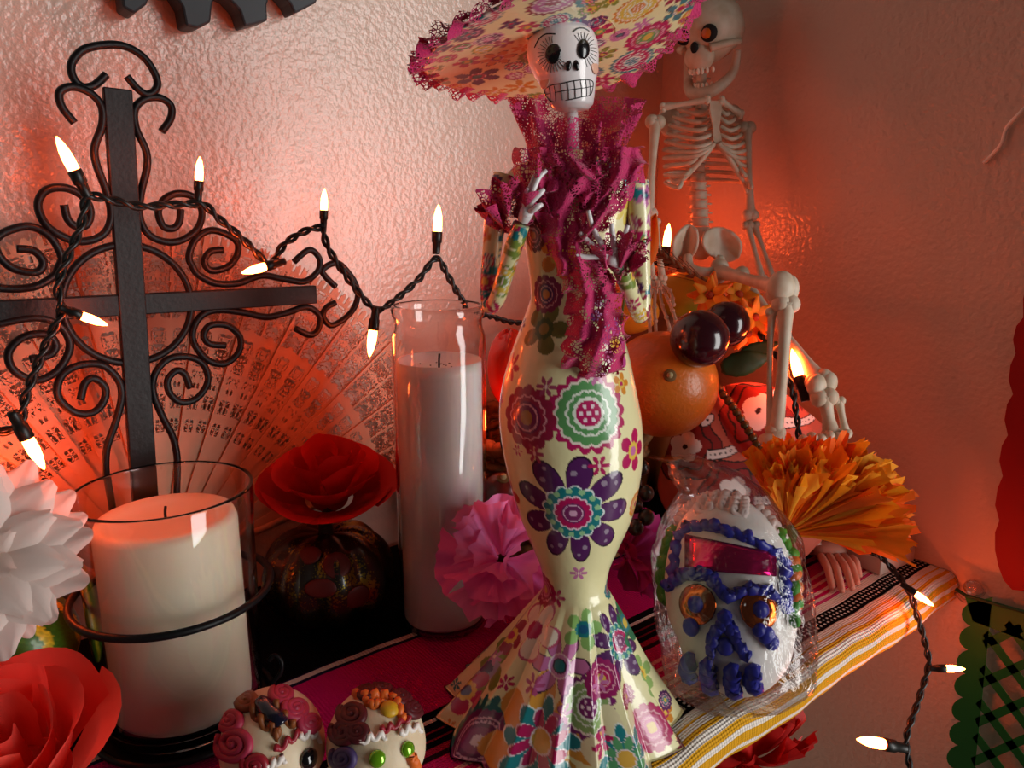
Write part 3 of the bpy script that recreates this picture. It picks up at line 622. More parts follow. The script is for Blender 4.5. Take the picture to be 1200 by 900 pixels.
# ------------------------------------------------------------------ woven fruit basket
BC = np.array([-.200, -.084, .0032])
STRAW = mat('straw', '8c5a2c', .7, var=(160, '5c3818', 3))
def basket():
    t = thing('fruit_basket', 'round woven straw basket of fruit behind the figurine', 'basket', BC)
    rad = lambda z: .048+.024*(z/.115)**.8
    make('basket_floor', lathe([(.0004, .0008), (.046, .0008), (.048, .003), (.0004, .004)], 40, BC), STRAW, t)
    ns = 26
    for k in range(ns):
        a = 2*math.pi*k/ns; P = [BC+(rad(z)*math.cos(a), rad(z)*math.sin(a), z) for z in np.linspace(.002, .096, 8)]
        make('stake', tube(P, .0016, 6), STRAW, t)
    a = np.arange(ns*8)*2*math.pi/(ns*8)
    for j in range(14):
        z = .005+j*.0065; r = rad(z)+.0022*np.cos(a*ns/2+math.pi*(j % 2))
        make('weaver', tube(BC+np.stack([r*np.cos(a), r*np.sin(a), z+0*a], 1), .0031, 6, True), STRAW, t)
    r = rad(.096)
    make('rim', tube(BC+np.stack([r*np.cos(a), r*np.sin(a), .096+.0012*np.sin(a*40)], 1), .0048, 8, True), STRAW, t)
basket()
# ------------------------------------------------------------------ fruit
def fruit(name, label, cat, px, py, dep, r, m, mod=None, R=None, group=None, stem=None, nu=36, nv=24):
    c = W(px, py, dep); t = thing(name, label, cat, c-ZZ*np.min(r), group)
    make('skin', ell(c, r, R, nu, nv, mod), m, t)
    if stem is not None:
        p, n = hit(*stem, c, r, R); sm = mat('dry_stem', 'a8946a', .8)
        make('stem', tube(np.array([p-n*.002, p+n*.0022]), [.0022, .0018], 10), sm, t)
        make('calyx', ell(p-n*.0002, (.0042, .0042, .0009), axes(RT, n), 10, 6), mat('dry_calyx', '6a4a22', .8), t)
    return t
ORG_SKIN = mat('orange_peel', 'cf6a17', .38, bump=(420, .35, .0009), var=(18, 'b8560f'), coat=.15)
fruit('orange_fruit', 'large round orange with pale stem stub leaning on the figurine gown', 'orange', 776, 450, .509, np.array([.0365, .0365, .035]), ORG_SKIN, stem=(785, 440))
PLUM = mat('dark_plum', '2a0710', .18, coat=.5, var=(30, '3c0c18'))
fruit('plum', 'larger dark glossy plum resting on the orange', 'plum', 820, 397, .474, np.array([.0182, .0182, .0178]), PLUM, stem=None)
fruit('plum', 'smaller dark plum tucked behind the other plum', 'plum', 851, 380, .502, np.array([.0152, .0152, .015]), PLUM)
MANGO = mat('mango_skin', 'c79a1e', .35, var=(22, '7c8a24', 3, .5), coat=.2)
fruit('mango', 'yellow green mango lying in the basket under the skeleton hand', 'mango', 803, 345, .600, np.array([.027, .016, .018]), MANGO, R=axes(nrm(RT+ZZ*.25), ZZ))
fruit('mango', 'yellow mango beside the figurine elbow', 'mango', 735, 366, .575, np.array([.024, .015, .0165]), mat('mango_yellow', 'd8a02a', .35, var=(22, 'c87a20', 3, .5), coat=.2), R=axes(nrm(RT+ZZ*.3), ZZ))
RED = mat('red_pepper', 'b8200e', .22, coat=.5)
fruit('red_pepper', 'shiny red pepper between the jar candle and the figurine', 'pepper', 598, 432, .515, np.array([.015, .016, .026]), RED, mod=lambda U: 1+.06*np.cos(3*np.arctan2(U[..., 1], U[..., 0])))
fruit('apple', 'dark red apple behind the pink paper flower', 'apple', 590, 575, .480, np.array([.0125, .0125, .0125]), mat('dark_apple', '6e1410', .3, coat=.4, var=(40, '4a0d0c')), mod=lambda U: 1-.18*np.exp(-((1-U[..., 2])*9)), stem=(590, 560))
DK = mat('dark_grape', '2a2118', .3, coat=.3)
for i, (x, y, d) in enumerate(((752, 548, .46), (743, 566, .455), (757, 578, .452), (744, 592, .447), (757, 606, .445), (745, 618, .44))):
    c = W(x, y, d); tag(make('grape', ell(c, (.0047, .0047, .0050), nu=18, nv=12), DK), 'dark olive brown grape piled behind the figurine hip', 'grape', 'dark grapes behind the figurine')
# hidden bed of fruit that carries the upper ones
for i, (x, y, z, r, lb) in enumerate(((-.208, -.075, .092, .023, 'dull orange deep in the basket below the mangoes'), (-.160, -.072, .092, .023, 'dull orange in the basket under the skeleton'), (-.184, -.116, .090, .020, 'dull orange in the basket below the plums'), (-.226, -.108, .104, .014, 'dull orange at the basket rim under the red pepper'), (-.205, -.060, .136, .020, 'dull orange piled behind the yellow mango'), (-.160, -.062, .138, .021, 'dull orange piled under the yellow green mango'), (-.196, -.100, .124, .012, 'dull orange wedged behind the large orange'))):
    tag(make('orange_fruit', ell((x, y, z), r), ORG_SKIN, ), lb, 'orange', None)

def squash():
    c = np.array([-.053, -.053, .104]); t = thing('winter_squash', 'tall dull orange squash in the corner on which the toy skeleton sits', 'squash', c-ZZ*.101)
    make('rind', ell(c, (.047, .047, .100), None, 72, 36, lambda U: 1-.06*np.abs(np.cos(5*np.arctan2(U[..., 1], U[..., 0])))**2), mat('squash_rind', '8a4a1c', .45, var=(20, '6a3414')), t)
    make('stem', tube(np.array([c+ZZ*.096, c+ZZ*.107]), [.008, .006], 8), mat('dry_stem', 'a8946a'), t)
squash()
def leaf_mesh(L, w, cup=.15, bend=.2, n=9, m=6, serr=0.):
    P = np.zeros((n, m, 3))
    for j in range(n):
        t = j/(n-1); ww = w*math.sin(math.pi*min(1, .06+.94*t)**.8)*(1 if not serr else 1+serr*(j % 2))
        for i in range(m):
            v = i/(m-1)*2-1; P[j, i] = (v*ww/2, L*t, bend*L*t*t+cup*w*v*v)
    return gridf(P)
GREENL = mat('dark_leaf', '2c3a16', .45, bump=(120, .4, .001))
def placed(VF, o, xdir, ydir):
    y = nrm(ydir); z = nrm(np.cross(xdir, y)); x = np.cross(y, z); V = np.asarray(VF[0]) @ np.stack([x, y, z], 0)+o; return V, VF[1]
tag(make('green_leaf', placed(leaf_mesh(.034, .016, .1, .1, 13, 7, .06), W(845, 432, .498), ZZ, RT+ZZ*.25-HF*.1), GREENL, mods=[('SOLIDIFY', dict(thickness=.0006))]), 'dark green serrated leaf below the plums', 'leaf')
tag(make('green_leaf', placed(leaf_mesh(.030, .014, .1, -.1, 13, 7, .06), W(864, 424, .512), ZZ, RT+ZZ*.5), GREENL, mods=[('SOLIDIFY', dict(thickness=.0006))]), 'dark green leaf behind the serrated leaf', 'leaf')

# ------------------------------------------------------------------ flowers
def petal_mesh(nm, L, w, cup, bend, mt, n=8, m=6, ruff=0., tip=.75, seed=0, notch=0.):
    P = np.zeros((n, m, 3)); pr = random.Random(seed)
    for j in range(n):
        t = j/(n-1); ww = w*(math.sin(math.pi*(.08+.92*t)**tip)**.7 if t < 1 else .3)
        ww = max(ww, w*.1)
        for i in range(m):
            v = i/(m-1)*2-1; P[j, i] = (v*ww/2, L*t*(1-notch*t*(1-abs(v)))-.06*L*v*v*t, bend*L*t*t+cup*w*v*v*t+ruff*t*math.sin(v*7+seed)+(pr.random()-.5)*ruff*t)
    return raw_mesh(nm, gridf(P), mt)
def bloom(name, label, cat, c, axis, rings, meshes, mt_core=None, core=0., group=None, seed=0, jit=.12, xref=None):
    # rings: (count, radius offset, tilt from axis in degrees, scale, mesh index)
    t = thing(name, label, cat, c, group); pr = random.Random(seed); ax = nrm(axis); x0 = nrm(np.cross(ax, ZZ if abs(ax[2]) < .9 else RT)); y0 = np.cross(ax, x0)
    for cnt, off, tilt, sc, mi in rings:
        ph = pr.random()*6.28
        for k in range(cnt):
            a = ph+2*math.pi*(k+(pr.random()-.5)*jit*2)/cnt; tl = math.radians(tilt+(pr.random()-.5)*jit*80)
            out = math.cos(a)*x0+math.sin(a)*y0; d = out*math.sin(tl)+ax*math.cos(tl); side = np.cross(ax, out); z = np.cross(side, d)
            R = np.stack([side, d, z], 1); me = meshes[mi if mi >= 0 else pr.randrange(len(meshes))]
            put(me, 'petal', t, mat4(R, c+out*off, sc*(1+(pr.random()-.5)*jit)))
    if mt_core: make('flower_centre', ell(c+ax*core*.3, (core, core, core)), mt_core, t)
    return t
def fan_petal(nm, L, w, mt, ruff=.003, waves=2.5, seed=0, n=9, m=13, bend=.1, jag=.06):   # crepe strip: narrow foot, wide wavy edge
    P = np.zeros((n, m, 3)); pr = random.Random(seed); e = [1+pr.uniform(-jag, jag) for _ in range(m)]; zj = [pr.uniform(-1, 1)*ruff*jag*9 for _ in range(m)]
    for j in range(n):
        t = j/(n-1)
        for i in range(m):
            v = i/(m-1)*2-1; a = v*.5*w/L*(.25+.75*t); P[j, i] = (L*t*math.sin(a)*e[i]**t+(w*.04*v), L*t*math.cos(a)*(1+(e[i]-1)*t), bend*L*t*t+ruff*t*math.sin(v*waves*math.pi+seed*1.7)+ruff*.35*t*math.sin(v*waves*7+seed)+zj[i]*t*t)
    return raw_mesh(nm, gridf(P), mt)
# orange paper marigold
MGP = [mat('marigold_paper', 'ff9014', .65, transl=.3, bump=(200, .4, .001)), mat('marigold_paper_deep', 'ff740c', .65, transl=.3, bump=(200, .4, .001)), mat('marigold_paper_light', 'ffaa24', .65, transl=.3, bump=(200, .4, .001))]
pm = [fan_petal('petal', .060, .034, MGP[s % 3], .0026, 1.0+.35*s, s, bend=.07*(s-2.5), jag=.13) for s in range(6)]
def marigold():
    c = W(920, 626, .450); t = thing('paper_marigold', 'big orange crepe paper marigold leaning by the bagged sugar skull', 'flower', c); pr = random.Random(5)
    for k in range(170):
        q = pr.random(); ang = math.radians(pr.uniform(3, 110)); toward = pr.uniform(-.22, .42)
        d = nrm(RT*math.cos(ang)+ZZ*math.sin(ang)-HF*toward); side = nrm(np.cross(d, nrm([pr.gauss(0, 1), pr.gauss(0, 1), pr.gauss(0, 1)]))); z = np.cross(side, d)
        L = (.98+.14*math.sin(ang*2.0+.5))*(.62+.42*pr.random())
        L *= .93 if ang < 1.2 else .86
        o = put(pm[pr.randrange(6)], 'petal', t, mat4(np.stack([side, d, z], 1), c+d*(.004+.020*q), L*(1-.28*q)))
    make('calyx', ell(c, (.007, .007, .008)), mat('calyx_green', '5a6a20', .7), t)
marigold()
# small orange silk flowers in the fruit
SO = [mat('silk_orange', 'ee7a16', .6, transl=.35), mat('silk_yellow', 'f2a028', .6, transl=.35)]
so = [petal_mesh('petal', .015, .008, .2, .15, SO[0], 7, 5), petal_mesh('petal', .015, .008, .2, .25, SO[1], 7, 5)]
SC_ = mat('rust_centre', 'a83a10', .8)
for x, y, d, ax, lb, sc in ((832, 346, .528, -HF+ZZ*.3-RT*.3, 'orange silk flower above the plums', 1.0), (866, 346, .556, -HF+ZZ*.8, 'orange silk flower lying under the skeleton thigh bone', 1.0), (884, 372, .540, -HF+RT*.5+ZZ*.3, 'orange silk flower beside the skeleton shin bone', 1.05), (876, 390, .55, -HF-ZZ*.3, 'drooping orange silk flower above the green leaves', .9)):
    bloom('silk_flower', lb, 'flower', W(x, y, d), ax, [(7, .001, 75, sc, 0), (6, .001, 45, sc*.9, 1)], so, SC_, .003, 'orange silk flowers on the fruit', int(x))
# orange feather-like petal by the skeleton elbow
lt = thing('silk_leaf_sprig', 'orange silk leaf on a thin stem behind the figurine elbow', 'leaf', W(738, 322, .535))
make('leaf_blade', placed(leaf_mesh(.044, .024, .1, .2), W(738, 322, .535), RT, ZZ+RT*.35), SO[0], lt, mods=[('SOLIDIFY', dict(thickness=.0005))])
make('leaf_stem', tube(crom([W(738, 322, .535)+ZZ*.002, W(730, 360, .53), W(724, 420, .53)], 6), .0008, 6), mat('calyx_green', '5a6a20'), lt)
# wheat ear
def wheat():
    t = thing('wheat_ear', 'dry brown wheat ear lying across the mango', 'wheat', W(795, 320, .535)); m = mat('dry_wheat', '7a4626', .7)
    P = crom([W(772, 296, .54), W(795, 312, .535), (W(832, 335, .53))], 8); make('stalk', tube(P, .0008, 6), m, t)
    for k in range(14):
        p = P[2+k]; d = nrm(P[2]-P[-1]); s = 1 if k % 2 else -1; u = nrm(d+ZZ*.45*s)
        make('grain', ell(p+u*.003, (.0014, .0014, .0042), axes(RT, u), 8, 6), m, t); make('awn', tube(np.array([p+u*.005, p+u*.018+d*.004]), .0002, 4), m, t)
wheat()
# ------------------------------------------------------------------ printed cotton pouch
def pouch():
    c = W(884, 524, .534); c[2] = .066; rad = np.array([.062, .021, .066]); R = axes(RT, nrm(ZZ-RT*.30+HF*.15))
    mod = lambda U: (1+.05*np.sin(5*np.arctan2(U[..., 1], U[..., 0]))+.03*np.sin(8*U[..., 2]))
    V, F = ell(c, rad, R, 340, 240, mod); V = V.copy(); V[:, 2] = np.maximum(V[:, 2], .0035)
    C_ = np.broadcast_to(np.array(lin('c8604a')), (len(V), 3)).copy()
    def feat(x, y):
        p, n = hit(x, y, c, rad*1.0, R); A = axes(RT, n); d = V-p; k = .52/900
        m = np.linalg.norm(d, axis=1) < 90*k; return (d @ A[:, 0])/k, (d @ A[:, 1])/k, m
    def S(m, col_): C_[m] = lin(col_)
    for x, y, rot in ((842, 505, 0), (925, 470, .3), (900, 560, .2)):   # smiling faces printed on the cloth
        X, Y, m = feat(x, y)
        S(m & (np.hypot(X+38, (Y+18)) < 40+3*np.cos(6*np.arctan2(Y+18, X+38))), '301008'); S(m & (np.hypot(X+38, (Y+18)) < 38+3*np.cos(6*np.arctan2(Y+18, X+38))), '8c1a14'); a = np.arctan2(Y+17, X+39); r = np.hypot(X+39, Y+17)
        S(m & (np.abs(r-28-3*np.cos(6*a)) < 1.2), '301008'); S(m & (r < 19*(.75+.25*np.abs(np.cos(2.5*a)))), 'f0e6e0'); S(m & (r < 3), '301008')
        u, v = X+12, Y-13; e = (u*.75+v*.66, -u*.66+v*.75); S(m & ((e[0]/10.5)**2+(e[1]/6)**2 < 1), '1c0a08'); S(m & ((e[0]/9)**2+(e[1]/4.6)**2 < 1), 'f0e6e0'); S(m & (np.hypot(*e) < 1.6), '1c0a08')
        yc = -28+.011*(X+8)**2; band = m & (X > -14) & (X < 42)
        S(band & (np.abs(Y-yc) < 6.5), '1c0a08'); S(band & (np.abs(Y-yc) < 5), 'f0e6e0'); S(band & (np.abs(Y-yc) < 1.1) & ((X % 6) < 2), '1c0a08')
        S(m & (np.abs(X-22-.2*Y) < 8*(1-np.abs(Y-14)/18)) & (Y > -4) & (Y < 32), '8c2a1c')
    o = make('printed_pouch', (V, F), mat('printed_cotton', 'ffffff', .7, attr='print', bump=(500, .2, .0005)), colors=C_)
    tag(o, 'salmon pink cotton pouch printed with smiling skull faces and red flowers', 'pouch')
    # beaded cord across the pouch
    t = thing('beaded_cord', 'dark beaded cord lying diagonally over the printed pouch', 'cord', W(865, 478, .49)); B = [hit(x, y, c, rad*np.array([1.14, 1.2, 1.14]), R)[0] for x, y in ((824, 436), (838, 452), (854, 470), (868, 490), (882, 512), (894, 530))]
    P = crom(B, 9); m1, m2 = mat('dark_bead', '2a1c12', .35, coat=.3), mat('olive_bead', '5c4a1e', .4, coat=.3)
    for i, p in enumerate(P): make('bead', ell(p, (.0024 if i % 3 else .0031), nu=10, nv=7), m1 if i % 3 else m2, t)
    return c, rad, R
PO = pouch()

# ------------------------------------------------------------------ toy skeleton
SD = .585
def SK(x, y, n=0.0): return W(x, y, SD-n)
KS = SD/900
def skeleton():
    t = thing('toy_skeleton', 'seated plastic toy skeleton with open laughing jaw in the corner', 'skeleton', SK(830, 318))
    def bone(nm, a, b, r, ea=None, eb=None, bow=None, par=t):
        a, b = np.asarray(a), np.asarray(b); L = np.linalg.norm(b-a); pts = [a, a*.66+b*.34, a*.34+b*.66, b]
        if bow is not None: pts[1] = pts[1]+bow; pts[2] = pts[2]+bow
        P = crom(pts, 7); q = [ea or r*1.5, r*1.15, r*.95, r*.9, r*.95, r*1.15, eb or r*1.5]
        B = [tube(P, q, 12)]; d = nrm(b-a); s = nrm(np.cross(d, HF))
        for e, rr in ((a, ea or r*1.5), (b, eb or r*1.5)):
            B += [ell(e+s*rr*.45, rr*1.0, nu=12, nv=8), ell(e-s*rr*.45, rr*1.0, nu=12, nv=8)]
        return make(nm, join(B), BONE, par)
    # skull
    c = SK(834, 36, .004); fr = nrm(-HF*.72-RT*.62-ZZ*.22); Rk = axes(np.cross(ZZ, fr), ZZ+fr*.25); Rk = np.stack([nrm(np.cross(fr, ZZ)), fr, np.cross(nrm(np.cross(fr, ZZ)), fr)], 1)
    def mod(U):
        f = U[..., 1]; z = U[..., 2]; m = 1-.20*np.clip(-z-.15, 0, 1)*np.clip(1-f, 0, 2); return m+.03*np.exp(-((f-.75)**2+(z-.15)**2)*12)
    sk = make('skull', ell(c, (.0235, .0275, .0265), Rk, 36, 26, mod), BONE, t)
    L = lambda x, y, z: c+Rk @ np.array([x, y, z])
    make('upper_jaw', ell(L(0, .0215, -.0165), (.0115, .0085, .0105), Rk, 20, 14), BONE, sk)
    for s in (-1, 1):
        make('cheek_bone', tube(crom([L(s*.010, .024, -.011), L(s*.0195, .015, -.010), L(s*.0225, .001, -.010)], 6), [.0032, .0027, .0022], 8), BONE, sk)
        make('eye_socket', ell(L(s*.0098, .0245, -.001), (.0068, .0040, .0062), Rk, 18, 10), mat('socket_black', '120c0a', .8), sk)
        make('eye_glow', ell(L(s*.0096, .0262, -.001), (.0045, .0032, .0042), Rk, 14, 8), mat('orange_eye', 'c8641c', .3, coat=.4), sk)
    make('nose_hole', ell(L(0, .0285, -.0095), (.0032, .0022, .0042), Rk, 10, 8), mat('socket_black', '120c0a', .8), sk)
    J = crom([L(-.0205, .001, -.016), L(-.0185, .006, -.031), L(-.011, .018, -.040), L(0, .0225, -.0425), L(.011, .018, -.040), L(.0185, .006, -.031), L(.0205, .001, -.016)], 8)
    jw = make('lower_jaw', tube(J, [.0028, .0036, .0044, .0048, .0044, .0036, .0028], 10), BONE, t)
    TT = mat('toy_teeth', 'efe6d4', .35)
    for row, z, yo in ((0, -.0262, .0275), (1, -.0375, .0215)):
        for k in range(8):
            a = (k-3.5)/3.5; p = L(a*.0095, yo-.008*a*a, z+(0 if row == 0 else .0005)); make('tooth', ell(p, (.0014, .0012, .0024), Rk, 8, 6), TT, sk if row == 0 else jw)
    # spine
    for y in np.arange(92, 292, 10.5):
        x = np.interp(y, [92, 130, 200, 290], [822, 822, 817, 822]); p = SK(x, y, -.012 if 118 < y < 215 else -.002); r = .0042 if y < 120 else np.interp(y, [120, 290], [.0050, .0075])
        make('vertebra', join([lathe([(.0003, -.0030), (r, -.0030), (r*.86, 0), (r, .0030), (.0003, .0030)], 14, p), tube(np.array([p-RT*(r+.0028), p+RT*(r+.0028)]), [.0008, .0014, .0008], 6)]), BONE, t)
    # ribs
    pr = random.Random(2)
    for i in range(10):
        y = 128+i*9.6; hw = np.interp(i, [0, 2, 5, 9], [30, 40, 47, 46])*KS; dp = np.interp(i, [0, 4, 9], [.012, .021, .022]); drop = 5+i*.6
        for s in (-1, 1):
            b = SK(818+s*4, y-4, -.014); cx = SK(826, y, 0); side = cx+RT*s*hw+ZZ*0
            if i < 7: f = SK(839+s*5, min(y+1+(0 if i < 4 else (i-4)*-6), 172), dp)
            else: f = SK(839+s*(14+(i-7)*13), 178+(i-7)*18, dp*.75)
            P = crom([b, b*.35+side*.65-HF*-.006+ZZ*.001, side, side*.42+f*.58-HF*dp*.45-ZZ*.004, f], 7)
            make('rib', tube(P, .00165, 7), BONE, t)
    for s in (-1, 1):                                               # lower edge of the rib cage
        make('costal_arch', tube(crom([SK(839+s*3, 168, .021), SK(839+s*16, 186, .020), SK(839+s*(44 if s < 0 else 32), 214, .013), SK(839+s*(54 if s < 0 else 36), 226 if s > 0 else 206, .004)], 7), [.0022, .002, .0018, .0014], 7), BONE, t)
    st = [SK(x, y, .0215) for x, y in ((832, 118), (845, 118), (846, 128), (843, 150), (846, 164), (841, 172), (836, 164), (836, 150), (832, 128))]
    make('breastbone', prism(st, HF, .003), BONE, t, smooth=False)
    bone('collar_bone', SK(777, 126, .010), SK(829, 117, .020), .0021, .0026, .0026); bone('collar_bone', SK(845, 118, .020), SK(868, 134, .006), .0021, .0026, .0026)
    for x, y in ((784, 140), (858, 143)): make('shoulder_blade', ell(SK(x, y, -.008), (.0085, .002, .013), axes(RT, ZZ)), BONE, t)
    # arms
    bone('upper_arm', SK(768, 143, .006), SK(760, 250, .012), .0032, .0055, .0050); bone('upper_arm', SK(875, 150, .002), SK(879, 252, .004), .0030, .0050, .0046)
    bone('forearm_bone', SK(757, 260, .014), SK(764, 326, .028), .0024, .0034, .0028); bone('forearm_bone', SK(768, 260, .013), SK(776, 326, .027), .0022, .003, .0028)
    bone('forearm_bone', SK(876, 264, .004), SK(893, 326, .012), .0023, .0034, .0028); bone('forearm_bone', SK(884, 264, .003), SK(906, 326, .010), .0020, .003, .0026)
    hd = make('hand', join([ell(SK(770+dx, 334+dy, .030), .0034, nu=10, nv=8) for dx, dy in ((-6, 0), (0, -1), (6, 0), (-3, 5), (4, 5))]), BONE, t)
    for f in ([(764, 338), (760, 358), (761, 374), (762, 391)], [(768, 340), (767, 360), (768, 376), (769, 393)], [(773, 340), (776, 358), (781, 372), (785, 387)], [(777, 338), (783, 352), (788, 364), (792, 376)], [(777, 335), (785, 341), (788, 350), (789, 357)]):
        P = [SK(x, y, .036+.004*i) for i, (x, y) in enumerate(f)]; B = [tube(crom(P, 5), .00125, 7)]+[ell(p, .0018, nu=8, nv=6) for p in P[1:]]; make('finger', join(B), BONE, hd)
    # pelvis
    def ilium(cx, cy, rx, ry, s):
        n, m = 14, 14; P = np.zeros((n, m, 3)); 
        for j in range(n):
            for i in range(m):
                u, v = i/(m-1)*2-1, j/(n-1)*2-1; rr = math.hypot(u, v); k = max(abs(u), abs(v))/rr if rr > 1e-6 else 1
                P[j, i] = SK(cx+rx*u*k+4*s*v, cy+ry*v*k, .006+.012*(u*k*s)**2-.006*v)
        return gridf(P)
    pv = make('pelvis', join([ilium(803, 286, 17, 24, -1)]), BONE, t, mods=[('SOLIDIFY', dict(thickness=.003)), ('SUBSURF', dict(levels=1, render_levels=1))])
    make('hip_wing', ilium(846, 286, 25, 21, 1), BONE, t, mods=[('SOLIDIFY', dict(thickness=.003)), ('SUBSURF', dict(levels=1, render_levels=1))])
    make('sacrum', ell(SK(822, 288, .001), (.009, .006, .011), axes(RT, ZZ)), BONE, t)
    make('pubic_arch', tube(crom([SK(806, 300, .008), SK(808, 312, .012), SK(820, 318, .016), SK(836, 317, .014), SK(845, 302, .010)], 7), .0036, 9), BONE, t)
    # legs
    bone('thigh_bone', SK(842, 318, .012), W(914, 338, .485), .0044, .0068, .0078); make('knee', join([ell(W(915, 337, .482), (.0088, .0075, .0095), axes(RT, ZZ)), ell(W(925, 339, .486), (.0058, .0075, .0092), axes(RT, ZZ))]), BONE, t)
    bone('shin_bone', W(921, 356, .482), W(909, 506, .478), .0038, .0062, .0044, bow=RT*.001); bone('calf_bone', W(905, 366, .485), W(903, 503, .480), .0019, .0030, .0026, bow=-RT*.001)
    make('foot', join([ell(W(908, 512, .477), (.006, .006, .005)), ell(W(902, 516, .474), (.007, .008, .004), axes(RT, ZZ))]), BONE, t)
    bone('thigh_bone', SK(866, 322, .010), W(960, 446, .497), .0038, .0056, .0066); make('knee', join([ell(W(957, 452, .493), (.0072, .006, .0075)), ell(W(970, 448, .495), (.0064, .006, .0072))]), BONE, t)
    bone('shin_bone', W(966, 466, .491), W(974, 508, .489), .0044, .0062, .0044); bone('calf_bone', W(983, 470, .493), W(991, 508, .492), .0024, .003, .003)
    ft = make('foot', ell(W(968, 519, .487), (.013, .007, .005), axes(RT, ZZ)), BONE, t)
    for k in range(6): make('toe', ell(W(942+k*10, 515-2.5*(k % 2)-.8*k, .483), (.0034, .0042, .0030), axes(RT, ZZ), 12, 8), BONE, ft)
skeleton()
# pink plastic hand on the blanket
def loose_hand():
    PK = mat('pink_plastic', 'dc9c86', .45, sss=.1)
    c = on(962, 650, 2, .008); t = thing('plastic_skeleton_hand', 'small pink plastic hand resting on the striped blanket under the marigold', 'hand', c-ZZ*.005)
    h = make('palm', join([ell(c+RT*.006+ZZ*.004, (.013, .009, .006), axes(RT, ZZ), 20, 12), tube(crom([c-RT*.004+ZZ*.004, c-RT*.004+HF*.02+ZZ*.012], 4), .006, 12)]), PK, t)
    for a, b in (((962, 652), (976, 690)), ((972, 652), (987, 693)), ((981, 652), (999, 690)), ((989, 652), (1005, 684)), ((998, 654), (1007, 676))):
        p, q = on(*a, 2, .011), on(*b, 2, .0058); P = crom([p, p*.5+q*.5+ZZ*.0035, q*.8+p*.2+ZZ*.0015, q], 6); make('finger', tube(P, [.0029, .0029, .0026, .0026, .0020], 10), PK, h)
loose_hand()
# boxes behind the marigold
def boxes():
    NP = mat('newsprint_paper', 'b0aaa2', .6); N = NP.node_tree.nodes; L = NP.node_tree.links; tc = [n for n in N if n.type == 'TEX_COORD'][0]
    v = N.new('ShaderNodeTexNoise'); v.inputs['Scale'].default_value = 420; v.inputs['Detail'].default_value = 4; mp = N.new('ShaderNodeMapping'); mp.inputs['Scale'].default_value = (1, .35, 1); L.new(tc.outputs['Object'], mp.inputs[0]); L.new(mp.outputs[0], v.inputs[0])
    r = N.new('ShaderNodeValToRGB'); r.color_ramp.elements[0].position = .46; r.color_ramp.elements[1].position = .52; r.color_ramp.elements[0].color = (*lin('2a2624'), 1); r.color_ramp.elements[1].color = (*lin('b0aaa2'), 1); L.new(v.outputs['Fac'], r.inputs[0]); L.new(r.outputs[0], N['Principled BSDF'].inputs['Base Color'])
    ED = mat('plain_box_side', 'c9b6a8', .6)
    a = on(1003, 676, 2, .003); b = on(1066, 684, 2, .003); cc = on(1082, 648, 2, .003)
    x = nrm([1, -.10, 0]); y = nrm(np.cross(ZZ, x)); c = on(1046, 648, 2, 0.); c[0] = min(c[0], -.0275)
    for nm, h0, h1, sx, sy, m, lb in (('printed_box', .0035, .0155, .042, .036, ED, 'flat box with black and white print behind the marigold'), ('printed_box', .0168, .030, .038, .032, NP, 'grey newsprint patterned box on top of the flat box')):
        t = thing(nm, lb, 'box', c+ZZ*h0); R = np.stack([x, y, ZZ], 1)
        make('box_body', box(c+ZZ*(h0+h1)/2, (sx, sy, h1-h0), R), ED if m is ED else NP, t, smooth=False, mods=[('BEVEL', dict(width=.001, segments=2))])
        make('lid_print', box(c+ZZ*(h1+.0003), (sx-.003, sy-.003, .0006), R), NP, t, smooth=False)
        c = c+x*.001+y*.001
boxes()

